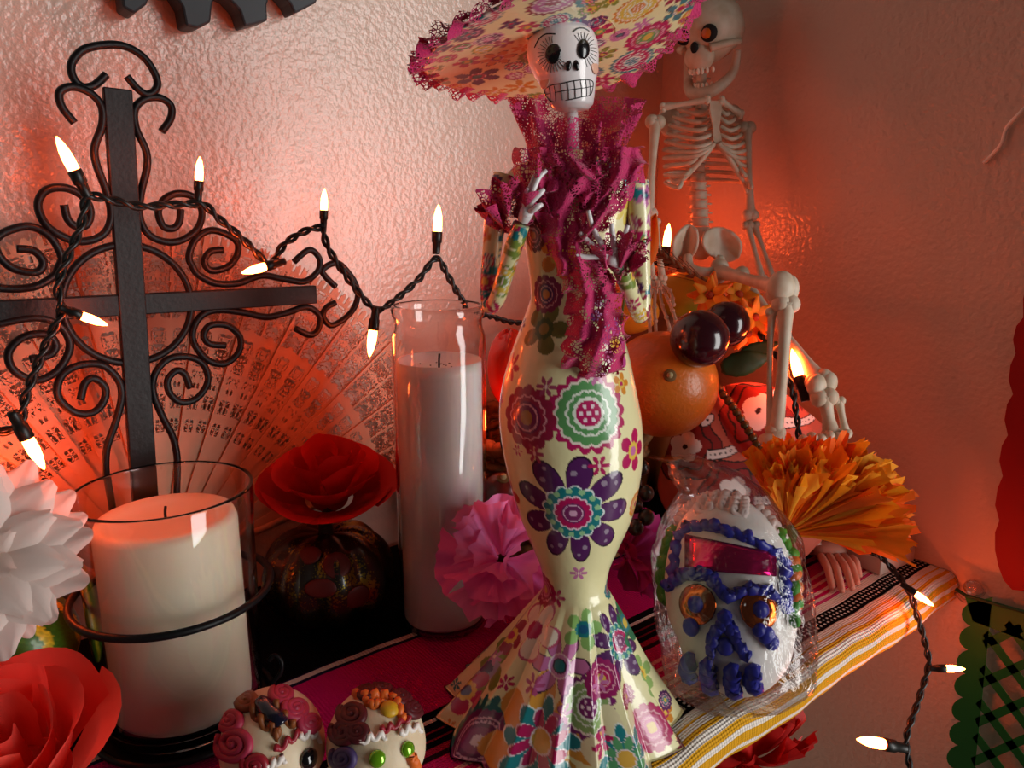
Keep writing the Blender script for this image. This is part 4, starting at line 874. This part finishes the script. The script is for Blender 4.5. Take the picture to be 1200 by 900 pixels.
# ------------------------------------------------------------------ sugar skulls
def icing(P, r, n=8): return tube(crom(P, 6), r, n)
def big_skull():
    c = W(857, 700, .411); up_ = nrm(ZZ*.84+HF*.54-RT*.02); fr = nrm(-HF*.84+ZZ*.54-RT*.02); fr = nrm(fr-up_*np.dot(fr, up_)); R = np.stack([np.cross(fr, up_), fr, up_], 1); rad = np.array([.0350, .030, .0535])
    t = thing('bagged_sugar_skull', 'white sugar skull with blue icing and foil eyes inside a clear bag', 'sugar skull', c-ZZ*(c[2]-.004))
    def mod(U):
        z = U[..., 2]; x = U[..., 0]; return 1-.10*np.clip(-z-.3, 0, 1)-.05*np.exp(-((z+.38)**2)*30)*np.abs(x)+.03*np.clip(z, 0, 1)
    sk = make('skull_body', ell(c, rad, R, 56, 40, mod), mat('sugar_white', 'e9e2dc', .55, sss=.2, bump=(350, .3, .0008)), t)
    BL = mat('blue_icing', '2a2fa8', .4, coat=.2); WH = mat('pink_white_icing', 'f0d9d2', .45, coat=.2); GN = mat('green_icing', '4c9a34', .45); OI = mat('orange_icing', 'e8702a', .45)
    H = lambda x, y, o=0.: (lambda q: q[0]+q[1]*o)(hit(x, y, c, rad*1.0, R))
    def rope(pts, r, m, nm='icing_line', wob=.0012, f=2.2):
        P = crom([H(x, y, .0012) for x, y in pts], 10); k = np.arange(len(P)); P = P+np.outer(wob*np.sin(k*f*.6), UP)+np.outer(wob*np.cos(k*f*.6), RT); make(nm, tube(P, r*(1+.15*np.sin(k*.9)), 8), m, sk)
    foil = mat('magenta_foil', 'd81a6a', .18, .85, bump=(70, .5, .002)); cop = mat('copper_foil', 'd0662a', .16, 1., bump=(90, .6, .002))
    q = []
    for v in np.linspace(0, 1, 7): q.append([H(x, y, .0010) for x, y in zip(np.linspace(804, 802, 10)*(1-0)+np.linspace(0, 106, 10), (627+41*v)+np.linspace(0, 22-14*v, 10))])
    make('foil_band', gridf(np.array(q)), foil, sk, mods=[('SOLIDIFY', dict(thickness=.0004))])
    rope([(786, 690), (792, 660), (796, 632), (806, 620), (828, 617), (852, 622), (880, 633), (902, 644), (916, 658), (918, 682), (923, 710)], .0030, BL)
    rope([(784, 688), (797, 676), (812, 672), (830, 674), (842, 686), (852, 697), (870, 690), (888, 689), (904, 695), (920, 712)], .0032, BL)
    for x, y in ((817, 708), (890, 714)):
        p, n = hit(x, y, c, rad, R); a = axes(RT, n)
        LV, LF = lathe([(.0003, .0016), (.005, .0016), (.0096, .0013), (.0102, 0)], 30); make('foil_eye', (p+LV @ a.T, LF), cop, sk)
        make('icing_dot', ell(p+n*.002, (.0042, .0044, .0026), a, 12, 8), BL, sk)
    for x, y, r in ((811, 734, .0048), (897, 744, .0046), (903, 752, .0040), (889, 738, .0036), (850, 757, .0045)):
        p, n = hit(x, y, c, rad, R); make('icing_dot', ell(p+n*.001, (r, r*1.05, .003), axes(RT, n), 12, 8, lambda U: 1+.12*np.sin(6*np.arctan2(U[..., 1], U[..., 0]))), BL, sk)
    rope([(850, 722), (846, 735), (838, 745), (834, 766)], .0032, BL, wob=.0009); rope([(851, 724), (858, 740), (866, 752), (874, 770)], .0030, BL, wob=.0009)
    for pts in ([(812, 774), (807, 785), (810, 796)], [(833, 779), (831, 792), (836, 806)], [(860, 786), (858, 798), (862, 810)], [(884, 787), (880, 797), (885, 804)]): rope(pts, .0044, BL, 'icing_tooth', .0006)
    for k in range(4): rope([(788+k*3, 606-k*8), (806+k*4, 596-k*6), (824+k*3, 599-k*6), (842+k*2, 594-k*5), (860+k, 600-k*5), (874, 604-k*4)], .0020, WH, 'icing_curl', .0022, 1.4)
    for k in range(4): rope([(888+k*7, 596+k*6), (898+k*6, 608+k*5), (908+k*4, 622+k*5)], .0018, WH, 'icing_curl', .0018, 1.5)
    rope([(782, 612), (780, 640), (777, 670), (776, 705)], .0032, GN); rope([(918, 618), (926, 650), (929, 690), (927, 730)], .0034, GN); rope([(927, 660), (930, 690), (929, 712)], .0034, OI)
    # bag
    pr = random.Random(4); bm = film_mat('clear_bag_film', (.96, .96, .96), .04, .07); NU, NV = 84, 64; P = np.zeros((NV, NU, 3)); ax0 = c-up_*.062; tw = W(783, 535, .462)
    ph = [(pr.uniform(2, 9), pr.uniform(2, 12), pr.uniform(0, 6)) for _ in range(12)]
    for j in range(NV):
        v = j/(NV-1)
        for i in range(NU):
            a = 2*math.pi*i/NU; cr = sum(abs(math.sin(f*a*.5+g*v*2+h)) for f, g, h in ph)/12-.62; u = np.array([math.cos(a), math.sin(a)])
            if v < .66: s = v/.66; zc = -1.12+2.2*s; w = math.sqrt(max(0, 1-(zc/1.16)**2))*.35+.65*min(1, s*9)**.5*(1 if s < .75 else 1-.35*(s-.75)/.25); cen = c+up_*zc*rad[2]; x, y = rad[0]*1.17*w, rad[1]*1.30*w
            else: s = (v-.66)/.34; top = c+up_*1.08*rad[2]; cen = top*(1-s)+tw*s+(0, 0, .004*math.sin(3*s)); w0 = .65*.65+.35*math.sqrt(max(0, 1-(1.08/1.16)**2)); w = w0*(1-.55*s)+.10*math.sin(s*9+a*2)*s; x, y = rad[0]*1.16*w, rad[1]*1.15*w*(1-.6*s)
            P[j, i] = cen+R[:, 0]*x*u[0]*(1+.16*cr)+R[:, 1]*y*u[1]*(1+.16*cr)+up_*.003*cr
    P[..., 2] = np.maximum(P[..., 2], .0032)
    tag(make('plastic_bag', gridf(P, True), bm, smooth=True), 'crinkled clear plastic bag twisted shut around the white sugar skull', 'bag')
big_skull()

def small_skull(cx, cy, dep, label, spec):
    c = W(cx, cy, dep); r = spec['r']; t = thing('sugar_skull', label, 'sugar skull', c*[1, 1, 0]+ZZ*.0035, 'small sugar skulls at the blanket edge')
    fr = nrm(-HF+RT*spec['turn']+ZZ*.12); R = np.stack([nrm(np.cross(fr, ZZ)), fr, np.cross(nrm(np.cross(fr, ZZ)), fr)], 1); rad = np.array([r*.96, r*1.12, r*1.02])
    def mod(U): return 1-.12*np.clip(-U[..., 2]-.2, 0, 1)+.04*np.clip(-U[..., 1], 0, 1)
    sk = make('skull_body', ell(c, rad, R, 44, 30, mod), mat('sugar_cream', 'e6cfae', .5, sss=.25, bump=(400, .3, .0006)), t)
    make('jaw', ell(c+R[:, 1]*r*.55-R[:, 2]*r*.80, (r*.55, r*.45, r*.42), R, 24, 16), mat('sugar_cream', 'e6cfae'), sk)
    H = lambda x, y, o=.0008: (lambda q: q[0]+q[1]*o)(hit(x, y, c, rad, R))
    for pts, rr, m, wob, f in spec['lines']:
        P = crom([H(x, y) for x, y in pts], 10); k = np.arange(len(P)); P = P+np.outer(wob*np.sin(k*f), UP)+np.outer(wob*.3*np.cos(k*f), RT)
        make('icing_line', tube(P, rr, 7), m, sk)
    for x, y, rr, m in spec['swirls']:
        p, n = hit(x, y, c, rad, R); A = axes(RT, n); a = np.linspace(0, 5.2*math.pi, 60); q = rr*a/a[-1]
        pts = [hit(x+u, y+v, c, rad, R) for u, v in zip(q*np.cos(a), q*np.sin(a)*.9)]
        make('icing_swirl', tube(np.array([p+n*.0006 for p, n in pts]), .0018, 7), m, sk)
    for x, y, rr, m in spec['dots']:
        p, n = hit(x, y, c, rad, R); make('gem' if rr > .003 else 'icing_dot', ell(p+n*.0006, (rr, rr, rr*.6), axes(RT, n), 14, 8), m, sk)
RI, WI, BI, PI_, VI, OI2, YI = (mat('red_icing', '9a1a2c', .45, coat=.2), mat('white_icing', 'f2e8e0', .45, coat=.2), mat('maroon_icing', '56141c', .5), mat('rose_icing', 'b0304e', .5), mat('violet_icing', '4a3a6a', .5), mat('orange_icing', 'e8702a', .45), mat('yellow_icing', 'd0a020', .45))
BRN, NAVY = mat('brown_icing', '8a4a20', .5), mat('navy_gem', '14142a', .2, coat=.6)
GEM = mat('green_gem', '7cbf1c', .12, .5, coat=.8); BLK = mat('black_gem', '0a0a0c', .12, coat=.8)
small_skull(320, 874, .322, 'small sugar skull with rose pink icing hair and a black bead eye', dict(r=.0222, turn=.45,
    lines=[([(322, 880), (338, 868), (352, 858)], .0011, RI, .0014, .9), ([(350, 866), (362, 860), (374, 866)], .0011, WI, .0014, .9), ([(312, 900), (322, 893), (334, 888)], .0011, WI, .0014, .9), ([(296, 832), (306, 846), (322, 856), (326, 862)], .0013, BRN, .0020, .8), ([(322, 826), (334, 842), (344, 852)], .0013, BRN, .0020, .8),
           ([(306, 826), (318, 838), (330, 850)], .0034, NAVY, .0003, .5)],
    swirls=[(276, 872, 22, PI_), (272, 845, 14, PI_), (300, 896, 14, RI), (346, 832, 14, PI_), (362, 848, 12, PI_), (290, 822, 12, BRN), (330, 815, 12, PI_)], dots=[(361, 889, .0042, BLK)]))
small_skull(441, 872, .322, 'small sugar skull with maroon icing hair and green gem eyes', dict(r=.0214, turn=.28,
    lines=[([(446, 856), (460, 852), (478, 843)], .0011, RI, .0013, 1.), ([(422, 870), (436, 864), (452, 862)], .0011, WI, .0014, .9), ([(468, 862), (478, 854), (492, 854)], .0011, WI, .0014, .9), ([(416, 816), (430, 818), (446, 816), (460, 820), (466, 830), (470, 842)], .0017, OI2, .0014, .9), ([(428, 822), (438, 828), (446, 824)], .0015, OI2, .001, 1.), ([(480, 884), (482, 890), (486, 899)], .0024, OI2, .0003, 1.)],
    swirls=[(414, 838, 16, BI), (404, 858, 15, BI), (420, 858, 12, BI), (404, 888, 14, VI), (470, 818, 10, BI), (484, 832, 10, BI), (430, 812, 9, BI), (448, 808, 9, BI)], dots=[(442, 889, .0034, GEM), (477, 878, .0032, GEM), (456, 832, .0040, YI)]))

# ------------------------------------------------------------------ paper and silk flowers
PKP = [mat('pink_tissue', 'f77ad0', .6, transl=.4), mat('pink_tissue_pale', 'fb98da', .6, transl=.4)]
PUP = [mat('purple_tissue', 'c42a8e', .6, transl=.4), mat('purple_tissue_deep', 'a81e78', .6, transl=.4)]
def tissue(nm, L, w, m, s): return fan_petal(nm, L, w*1.25, m, .0038, 1.6, s, 9, 15, .30, .05)
pk = [tissue('petal', .042, .040, PKP[s % 2], s) for s in range(4)]; pp = [tissue('petal', .042, .040, PUP[s % 2], s+9) for s in range(4)]
bloom('tissue_flower', 'pink tissue paper flower between the jar candle and the gown', 'flower', W(588, 655, .428), -HF*.75-RT*.2+ZZ*.6, [(4, .002, 15, .5, -1), (6, .003, 32, .66, -1), (6, .003, 56, .72, -1)], pk, None, 0, 'tissue paper flowers', 3, .2)
bloom('tissue_flower', 'magenta purple tissue paper flower between the gown and the bagged skull', 'flower', W(734, 650, .468), -HF*.4+RT*.5+ZZ*.55, [(4, .002, 15, .5, -1), (6, .003, 35, .62, -1), (6, .003, 60, .68, -1)], pp, None, 0, 'tissue paper flowers', 6, .2)
WD = mat('white_silk_petal', 'f2e2da', .6, transl=.35, bump=(150, .2, .0008)); wd = [petal_mesh('petal', .037, .021, .16, b, WD, 11, 9, .0005, 1.25, i) for i, b in enumerate((-.25, .1, .35))]
bloom('white_dahlia', 'white silk dahlia with long petals beside the candle glass and striped gourd', 'flower', W(-24, 655, .300), -HF*.55+RT*.35+ZZ*.35, [(6, .002, 15, .5, 2), (8, .004, 40, .74, 2), (11, .005, 62, .92, 1), (13, .005, 84, .98, 0), (9, .003, 100, .92, 0)], wd, mat('dahlia_centre', 'e0b060', .7), .006, None, 4, .1)
RR = [mat('coral_rose_petal', 'f0554a', .6, transl=.25, bump=(220, .25, .0006)), mat('coral_rose_fold', 'f56656', .6, transl=.25, bump=(220, .25, .0006))]
def rose_petal(nm, s, m, R0, H_): # cupped petal wrapped on a barrel
    n, k = 9, 11; P = np.zeros((n, k, 3)); pr = random.Random(s)
    for j in range(n):
        t = j/(n-1)
        for i in range(k):
            v = i/(k-1)*2-1; a = v*1.05*(1-.25*(1-t)); rr = R0*(.45+.62*math.sin(t*1.5))+R0*.20*max(0, t-.75)/.25*(1+.3*math.sin(3*v+s)); top = 1-.16*abs(v)**2.5-.05*math.sin(4*v+s)
            P[j, i] = (rr*math.sin(a), rr*math.cos(a), H_*t*top)
    return raw_mesh(nm, gridf(P), m)
def rose(name, label, c, axis, R0, H_, mats_, rings, group=None, seed=0):
    t = thing(name, label, 'flower', c, group); pr = random.Random(seed); ax = nrm(axis); x0 = nrm(np.cross(ax, RT+ZZ*.1)); y0 = np.cross(ax, x0); ms = [rose_petal('petal', s, mats_[s % len(mats_)], R0, H_) for s in range(4)]
    for cnt, sc, hsc, lift in rings:
        ph = pr.random()*6.28
        for k in range(cnt):
            a = ph+2*math.pi*k/cnt+pr.uniform(-.12, .12); x = math.cos(a)*x0+math.sin(a)*y0; y = np.cross(ax, x); tl = pr.uniform(-.08, .08)
            R = np.stack([x*sc, y*sc, nrm(ax+y*tl)*hsc], 1); put(ms[pr.randrange(4)], 'petal', t, mat4(R, c+ax*lift))
    make('rose_base', ell(c, (R0*.5, R0*.5, R0*.35), axes(x0, ax)), mats_[0], t)
rose('coral_rose', 'coral red foam rose in front of the cream candle', W(40, 908, .318), ZZ*.85-HF*.4-RT*.1, .030, .034, RR, [(2, .22, .95, .002), (2, .42, 1.0, .002), (3, .64, 1.02, .001), (3, .88, .96, 0), (4, 1.1, .80, -.001)], None, 2)
DR = [mat('red_silk_petal', 'a80f0c', .55, transl=.3), mat('red_silk_petal_bright', 'c41410', .55, transl=.3)]
rose('red_rose', 'red silk rose lying on the dark painted pumpkin', W(386, 582, .475), ZZ*.92-HF*.22+RT*.05, .0235, .032, DR, [(2, .25, 1.0, .003), (2, .5, 1.05, .003), (3, .75, .95, .001), (3, 1.05, .68, .001), (5, 1.38, .44, -.001)], None, 8)
# dark painted pumpkin
def pumpkin():
    c = W(385, 672, .475); c[2] = .0355; r, h = .0405, .033
    t = thing('painted_pumpkin', 'dark glittered pumpkin with red painted patches under the red rose', 'pumpkin', c-ZZ*.032)
    m = mat('dark_glitter_paint', '1a1408', .3, coat=.4); N = m.node_tree.nodes; L = m.node_tree.links; b = N['Principled BSDF']; tc = [n for n in N if n.type == 'TEX_COORD'][0]
    v = N.new('ShaderNodeTexVoronoi'); v.inputs['Scale'].default_value = 620; L.new(tc.outputs['Object'], v.inputs['Vector']); nz = N.new('ShaderNodeTexNoise'); nz.inputs['Scale'].default_value = 45; L.new(tc.outputs['Object'], nz.inputs['Vector'])
    r1 = N.new('ShaderNodeMath'); r1.operation = 'LESS_THAN'; L.new(v.outputs['Distance'], r1.inputs[0]); mr = N.new('ShaderNodeMapRange'); mr.inputs[1].default_value = .42; mr.inputs[2].default_value = .66; mr.inputs[3].default_value = .1; mr.inputs[4].default_value = .85; L.new(nz.outputs['Fac'], mr.inputs[0]); L.new(mr.outputs[0], r1.inputs[1])
    mx = N.new('ShaderNodeMix'); mx.data_type = 'RGBA'; L.new(r1.outputs[0], mx.inputs[0]); mx.inputs[6].default_value = (*lin('1c120a'), 1); mx.inputs[7].default_value = (*lin('8a7a2c'), 1); L.new(mx.outputs[2], b.inputs['Base Color'])
    L.new(r1.outputs[0], b.inputs['Metallic'])
    U_ = lambda U: (1-.10*np.abs(np.cos(4.5*np.arctan2(U[..., 1], U[..., 0])+.4))**3*np.sqrt(np.maximum(0, 1-U[..., 2]**2)))*(1-.22*np.exp(-((1-np.abs(U[..., 2]))*12)))
    bd = make('pumpkin_body', ell(c, (r, r, h), None, 90, 36, U_), m, t)
    make('stem', tube(crom([c+ZZ*.026, c+ZZ*.035, c+ZZ*.040+RT*.004], 5), [.005, .004, .0035], 8), mat('dark_stem', '2a1c10', .8), t)
    RP = mat('red_paint_patch', '550d0a', .5)
    for x, y, w, hh in ((376, 690, .0095, .0055), (395, 662, .008, .008), (362, 650, .007, .006), (420, 700, .008, .007)):
        p, n = hit(x, y, c, (r*.985, r*.985, h*.985)); make('painted_patch', ell(p-n*.0008, (w, hh, .0012), axes(RT, n), 14, 8), RP, bd)
pumpkin()
# green and yellow gourd under the dahlia
def gourd():
    c = W(22, 752, .368); c[2] = max(c[2], .03); r = .0262
    V, F = ell(c, (r, r, r*.95), None, 150, 90); a = np.arctan2(V[:, 1]-c[1], V[:, 0]-c[0]); k = (a*8/(2*math.pi)+.06*np.sin(V[:, 2]*500)+.04*nr.random(len(V))) % 1
    C_ = np.where((np.abs(k-.5) < .13)[:, None], np.array(lin('d8cc28')), np.array(lin('3c7a1c'))); C_ = C_*(.75+.5*nr.random((len(V), 1)))
    t = thing('striped_gourd', 'small green gourd with yellow stripes below the white dahlia', 'gourd', c-ZZ*r*.95)
    make('skin', (V, F), mat('gourd_skin', 'ffffff', .35, attr='print', coat=.3), t, colors=C_)
    make('stem', tube(crom([c+ZZ*r*.9, c+ZZ*r*1.15], 3), .004, 8), mat('dry_stem', 'a8946a'), t)
gourd()

# ------------------------------------------------------------------ string of lights
CORD = mat('dark_green_cord', '0e100e', .45, coat=.2); SOCK = mat('lamp_socket', '0f110f', .4)
def bulb_mat():
    m = bpy.data.materials.new('lit_bulb'); m.use_nodes = True; N = m.node_tree.nodes; b = N['Principled BSDF']
    b.inputs['Base Color'].default_value = (.9, .4, .2, 1); b.inputs['Emission Color'].default_value = (1, .085, .013, 1); b.inputs['Emission Strength'].default_value = BULB; b.inputs['Roughness'].default_value = .2; return m
LIT = bulb_mat()
def string_lights():
    Yf = -.088
    y = lambda a, b, Y=Yf: on(a, b, 1, Y)
    t = thing('string_lights', 'dark twisted cord of glowing orange red mini lights across the altar', 'string lights', y(300, 310))
    def twist(pts, nm='cord', r=.0011, turns=None, amp=.0012):
        P = crom(pts, 14); n = len(P); d = np.concatenate([[0], np.cumsum(np.linalg.norm(np.diff(P, axis=0), axis=1))]); ph = d*2*math.pi/.017; T = np.gradient(P, axis=0); T /= np.linalg.norm(T, axis=1)[:, None]+1e-9
        u = np.cross(T, HF+.01); u /= np.linalg.norm(u, axis=1)[:, None]+1e-9; w = np.cross(T, u)
        for s in (0, math.pi): make(nm, tube(P+amp*(np.cos(ph+s)[:, None]*u+np.sin(ph+s)[:, None]*w), r, 7), CORD, t)
    def lamp(base, tip, k=1.0):
        base, tip = np.asarray(base), np.asarray(tip); d = nrm(tip-base); L = .017*k; R = axes(np.cross(d, HF+.01), d)
        prof = [(.0004, 0), (.0026, 0), (.0028, .0015), (.0030, .008), (.0037, .0085), (.0038, .0155), (.0034, .016), (.0004, .016)]
        V, F = lathe([(r*k, z*k) for r, z in prof], 16); s = make('socket', (base+V @ R.T, F), SOCK, t)
        bp = [(.0004, .015), (.0028, .0152), (.0031, .018), (.0031, .023), (.0026, .0275), (.0016, .0315), (.0008, .0335), (.0003, .0345)]
        V, F = lathe([(r*k, z*k) for r, z in bp], 14); make('bulb', (base+V @ R.T, F), LIT, s)
    J = {}
    A = [y(-20, 508), y(20, 500), y(30, 465), y(45, 425), y(58, 395), y(72, 366), y(68, 335), y(80, 300), y(95, 265), y(103, 232), y(128, 234), y(165, 242), y(205, 240), y(238, 240), y(256, 256), y(282, 278), y(304, 300), y(318, 310), y(332, 288), y(355, 272), y(378, 266)]
    twist(A); B = [y(378, 266), y(384, 290), y(402, 318), y(418, 340), y(441, 363), y(462, 352), y(490, 328), y(511, 303), y(524, 322), y(538, 346), y(552, 364, -.08), y(575, 371, -.07), y(612, 378, -.06), y(660, 360, -.05)]
    twist(B)
    twist([y(660, 360, -.05), W(720, 322, .625), W(775, 308, .625), W(826, 330, .60), W(880, 380, .55), W(912, 420, .51), W(928, 455, .496), W(934, 490, .493), W(942, 530, .495), W(985, 600, .505), W(1035, 655, .515), W(1062, 687, .50), W(1076, 725, .49), W(1086, 762, .49), W(1088, 782, .49), W(1075, 825, .485), W(1062, 868, .48), W(1070, 915, .475)])
    for b, tp, Y in (((104, 232), (66, 160), Yf), ((232, 236), (234, 190), Yf), ((379, 268), (380, 232), Yf), ((511, 298), (514, 240), Yf), ((334, 306), (283, 320), -.096), ((68, 360), (112, 376), -.096), ((441, 360), (433, 418), -.092), ((14, 482), (52, 550), -.1)):
        p, q = y(*b, Y), y(*tp, Y); L = np.linalg.norm(q-p); lamp(p, q, np.clip(L/.0345, .62, 1.15))
    for (bx, by, bd), (tx, ty, td) in (((778, 312, .618), (784, 262, .615)), ((944, 470, .500), (926, 402, .512)), ((1056, 684, .49), (1094, 710, .478)), ((1088, 783, .488), (1131, 784, .488)), ((1062, 877, .478), (1002, 866, .47)), ((8, 600, .40), (8, 550, .36)), ((590, 525, .492), (592, 480, .49))):
        p, q = W(bx, by, bd), W(tx, ty, td); lamp(p, q, np.clip(np.linalg.norm(q-p)/.0345, .55, 1.05))
string_lights()

# ------------------------------------------------------------------ cut paper banners on the side wall
def paper_shape(polys, thick=.0005): return join([prism(p, (1, 0, 0), thick) for p in polys])
XP = -.012
def red_banner():
    m = mat('red_tissue_paper', 'b00c14', .6, transl=.3)
    q = lambda x, yy: on(x, yy, 0, XP)
    edge = [(1202, 335), (1199, 350), (1199, 372), (1191, 382), (1187, 398), (1190, 414), (1184, 428), (1182, 446), (1187, 462), (1180, 474), (1177, 492), (1181, 510), (1174, 522), (1171, 540), (1175, 558), (1169, 572), (1166, 592), (1171, 610), (1166, 624), (1166, 645), (1170, 664), (1176, 680), (1186, 691)]
    right = [(1260, 700), (1275, 520), (1270, 330)]
    tag(make('red_paper_banner', prism([q(*p) for p in edge+right], (1, 0, 0), .0006), m, smooth=False), 'red tissue paper banner with scalloped edge hanging on the side wall', 'banner')
red_banner()
def green_banner():
    m = mat('green_tissue_paper', '0e7a2a', .5, transl=.35); q = lambda x, yy: on(x, yy, 0, -.02)
    t = thing('green_paper_banner', 'dark green cut paper banner with diamond lattice below the shelf', 'banner', q(1165, 800))
    left = lambda yy: np.interp(yy, [700, 900, 960], [1133, 1112, 1106])
    ed = []
    for k in range(9):
        y0 = 706+k*28; cx = left(y0+14)+14
        for a in np.linspace(-1.15, 1.15, 9): ed.append((cx-18*math.cos(a), y0+14+15*math.sin(a)))
    inner = [(left(p)+30, p) for p in (960, 700)]
    make('side_border', prism([q(*p) for p in ed+inner], (1, 0, 0), .0006), m, t, smooth=False)
    make('top_border', prism([q(*p) for p in ((1130, 697), (1300, 748), (1300, 788), (1140, 728))], (1, 0, 0), .0006), m, t, smooth=False)
    def strip(p, r, hw):
        P = np.linspace(np.array(p, float), np.array(r, float), 120); P = P[(P[:, 0] > left(P[:, 1])+26) & (P[:, 0] < 1300) & (P[:, 1] > 716+(P[:, 0]-1135)*.3) & (P[:, 1] < 965)]
        if len(P) < 4: return
        dd = P[-1]-P[0]; nn = np.array([-dd[1], dd[0]])/np.linalg.norm(dd)*hw
        make('lattice_strip', prism([q(*(P[0]+nn)), q(*(P[-1]+nn)), q(*(P[-1]-nn)), q(*(P[0]-nn))], (1, 0, 0), .0006), m, t, smooth=False)
    for k in range(9):                                              # lattice strips both ways
        strip((1130+k*34-150, 690), (1130+k*34+60, 970), 4.5); strip((1120, 770+k*44), (1300, 690+k*44), 5.5)
    make('hanging_string', tube(np.array([q(1120, 690), q(1132, 698), q(1300, 745)]), .0012, 6), mat('green_string', '16421e', .6), t)
green_banner()
CLR = film_mat('clear_hook_plastic', (.95, .85, .8), .12, .15)
tag(make('clear_hook', join([ell(on(1142, 690, 0, -.006), (.005, .007, .006), nu=16, nv=10), tube(crom([on(1120, 695, 0, -.008), on(1130, 704, 0, -.012), on(1142, 700, 0, -.010)], 5), .0014, 8)]), CLR), 'clear plastic hook on the wall at the blanket end', 'hook')
tag(make('white_thread', tube(crom([on(1206, 122, 0, -.002), on(1192, 136, 0, -.004), on(1180, 150, 0, -.003), on(1174, 168, 0, -.004), on(1164, 180, 0, -.003), on(1153, 191, 0, -.002)], 6), .0013, 8), mat('cotton_thread', 'fff2e6', .8)), 'loose white cotton thread stuck on the side wall', 'thread')
# red tissue flower hanging under the shelf edge
rt = [tissue('petal', .040, .038, DR[s % 2], s+20) for s in range(4)]
bloom('red_tissue_flower', 'red tissue paper flower hanging under the blanket edge', 'flower', W(872, 892, .455), -ZZ*.5-HF*.5+RT*.3, [(5, .002, 25, .8, -1), (8, .003, 60, .9, -1), (9, .003, 90, 1., -1)], rt, None, 0, None, 12, .2)
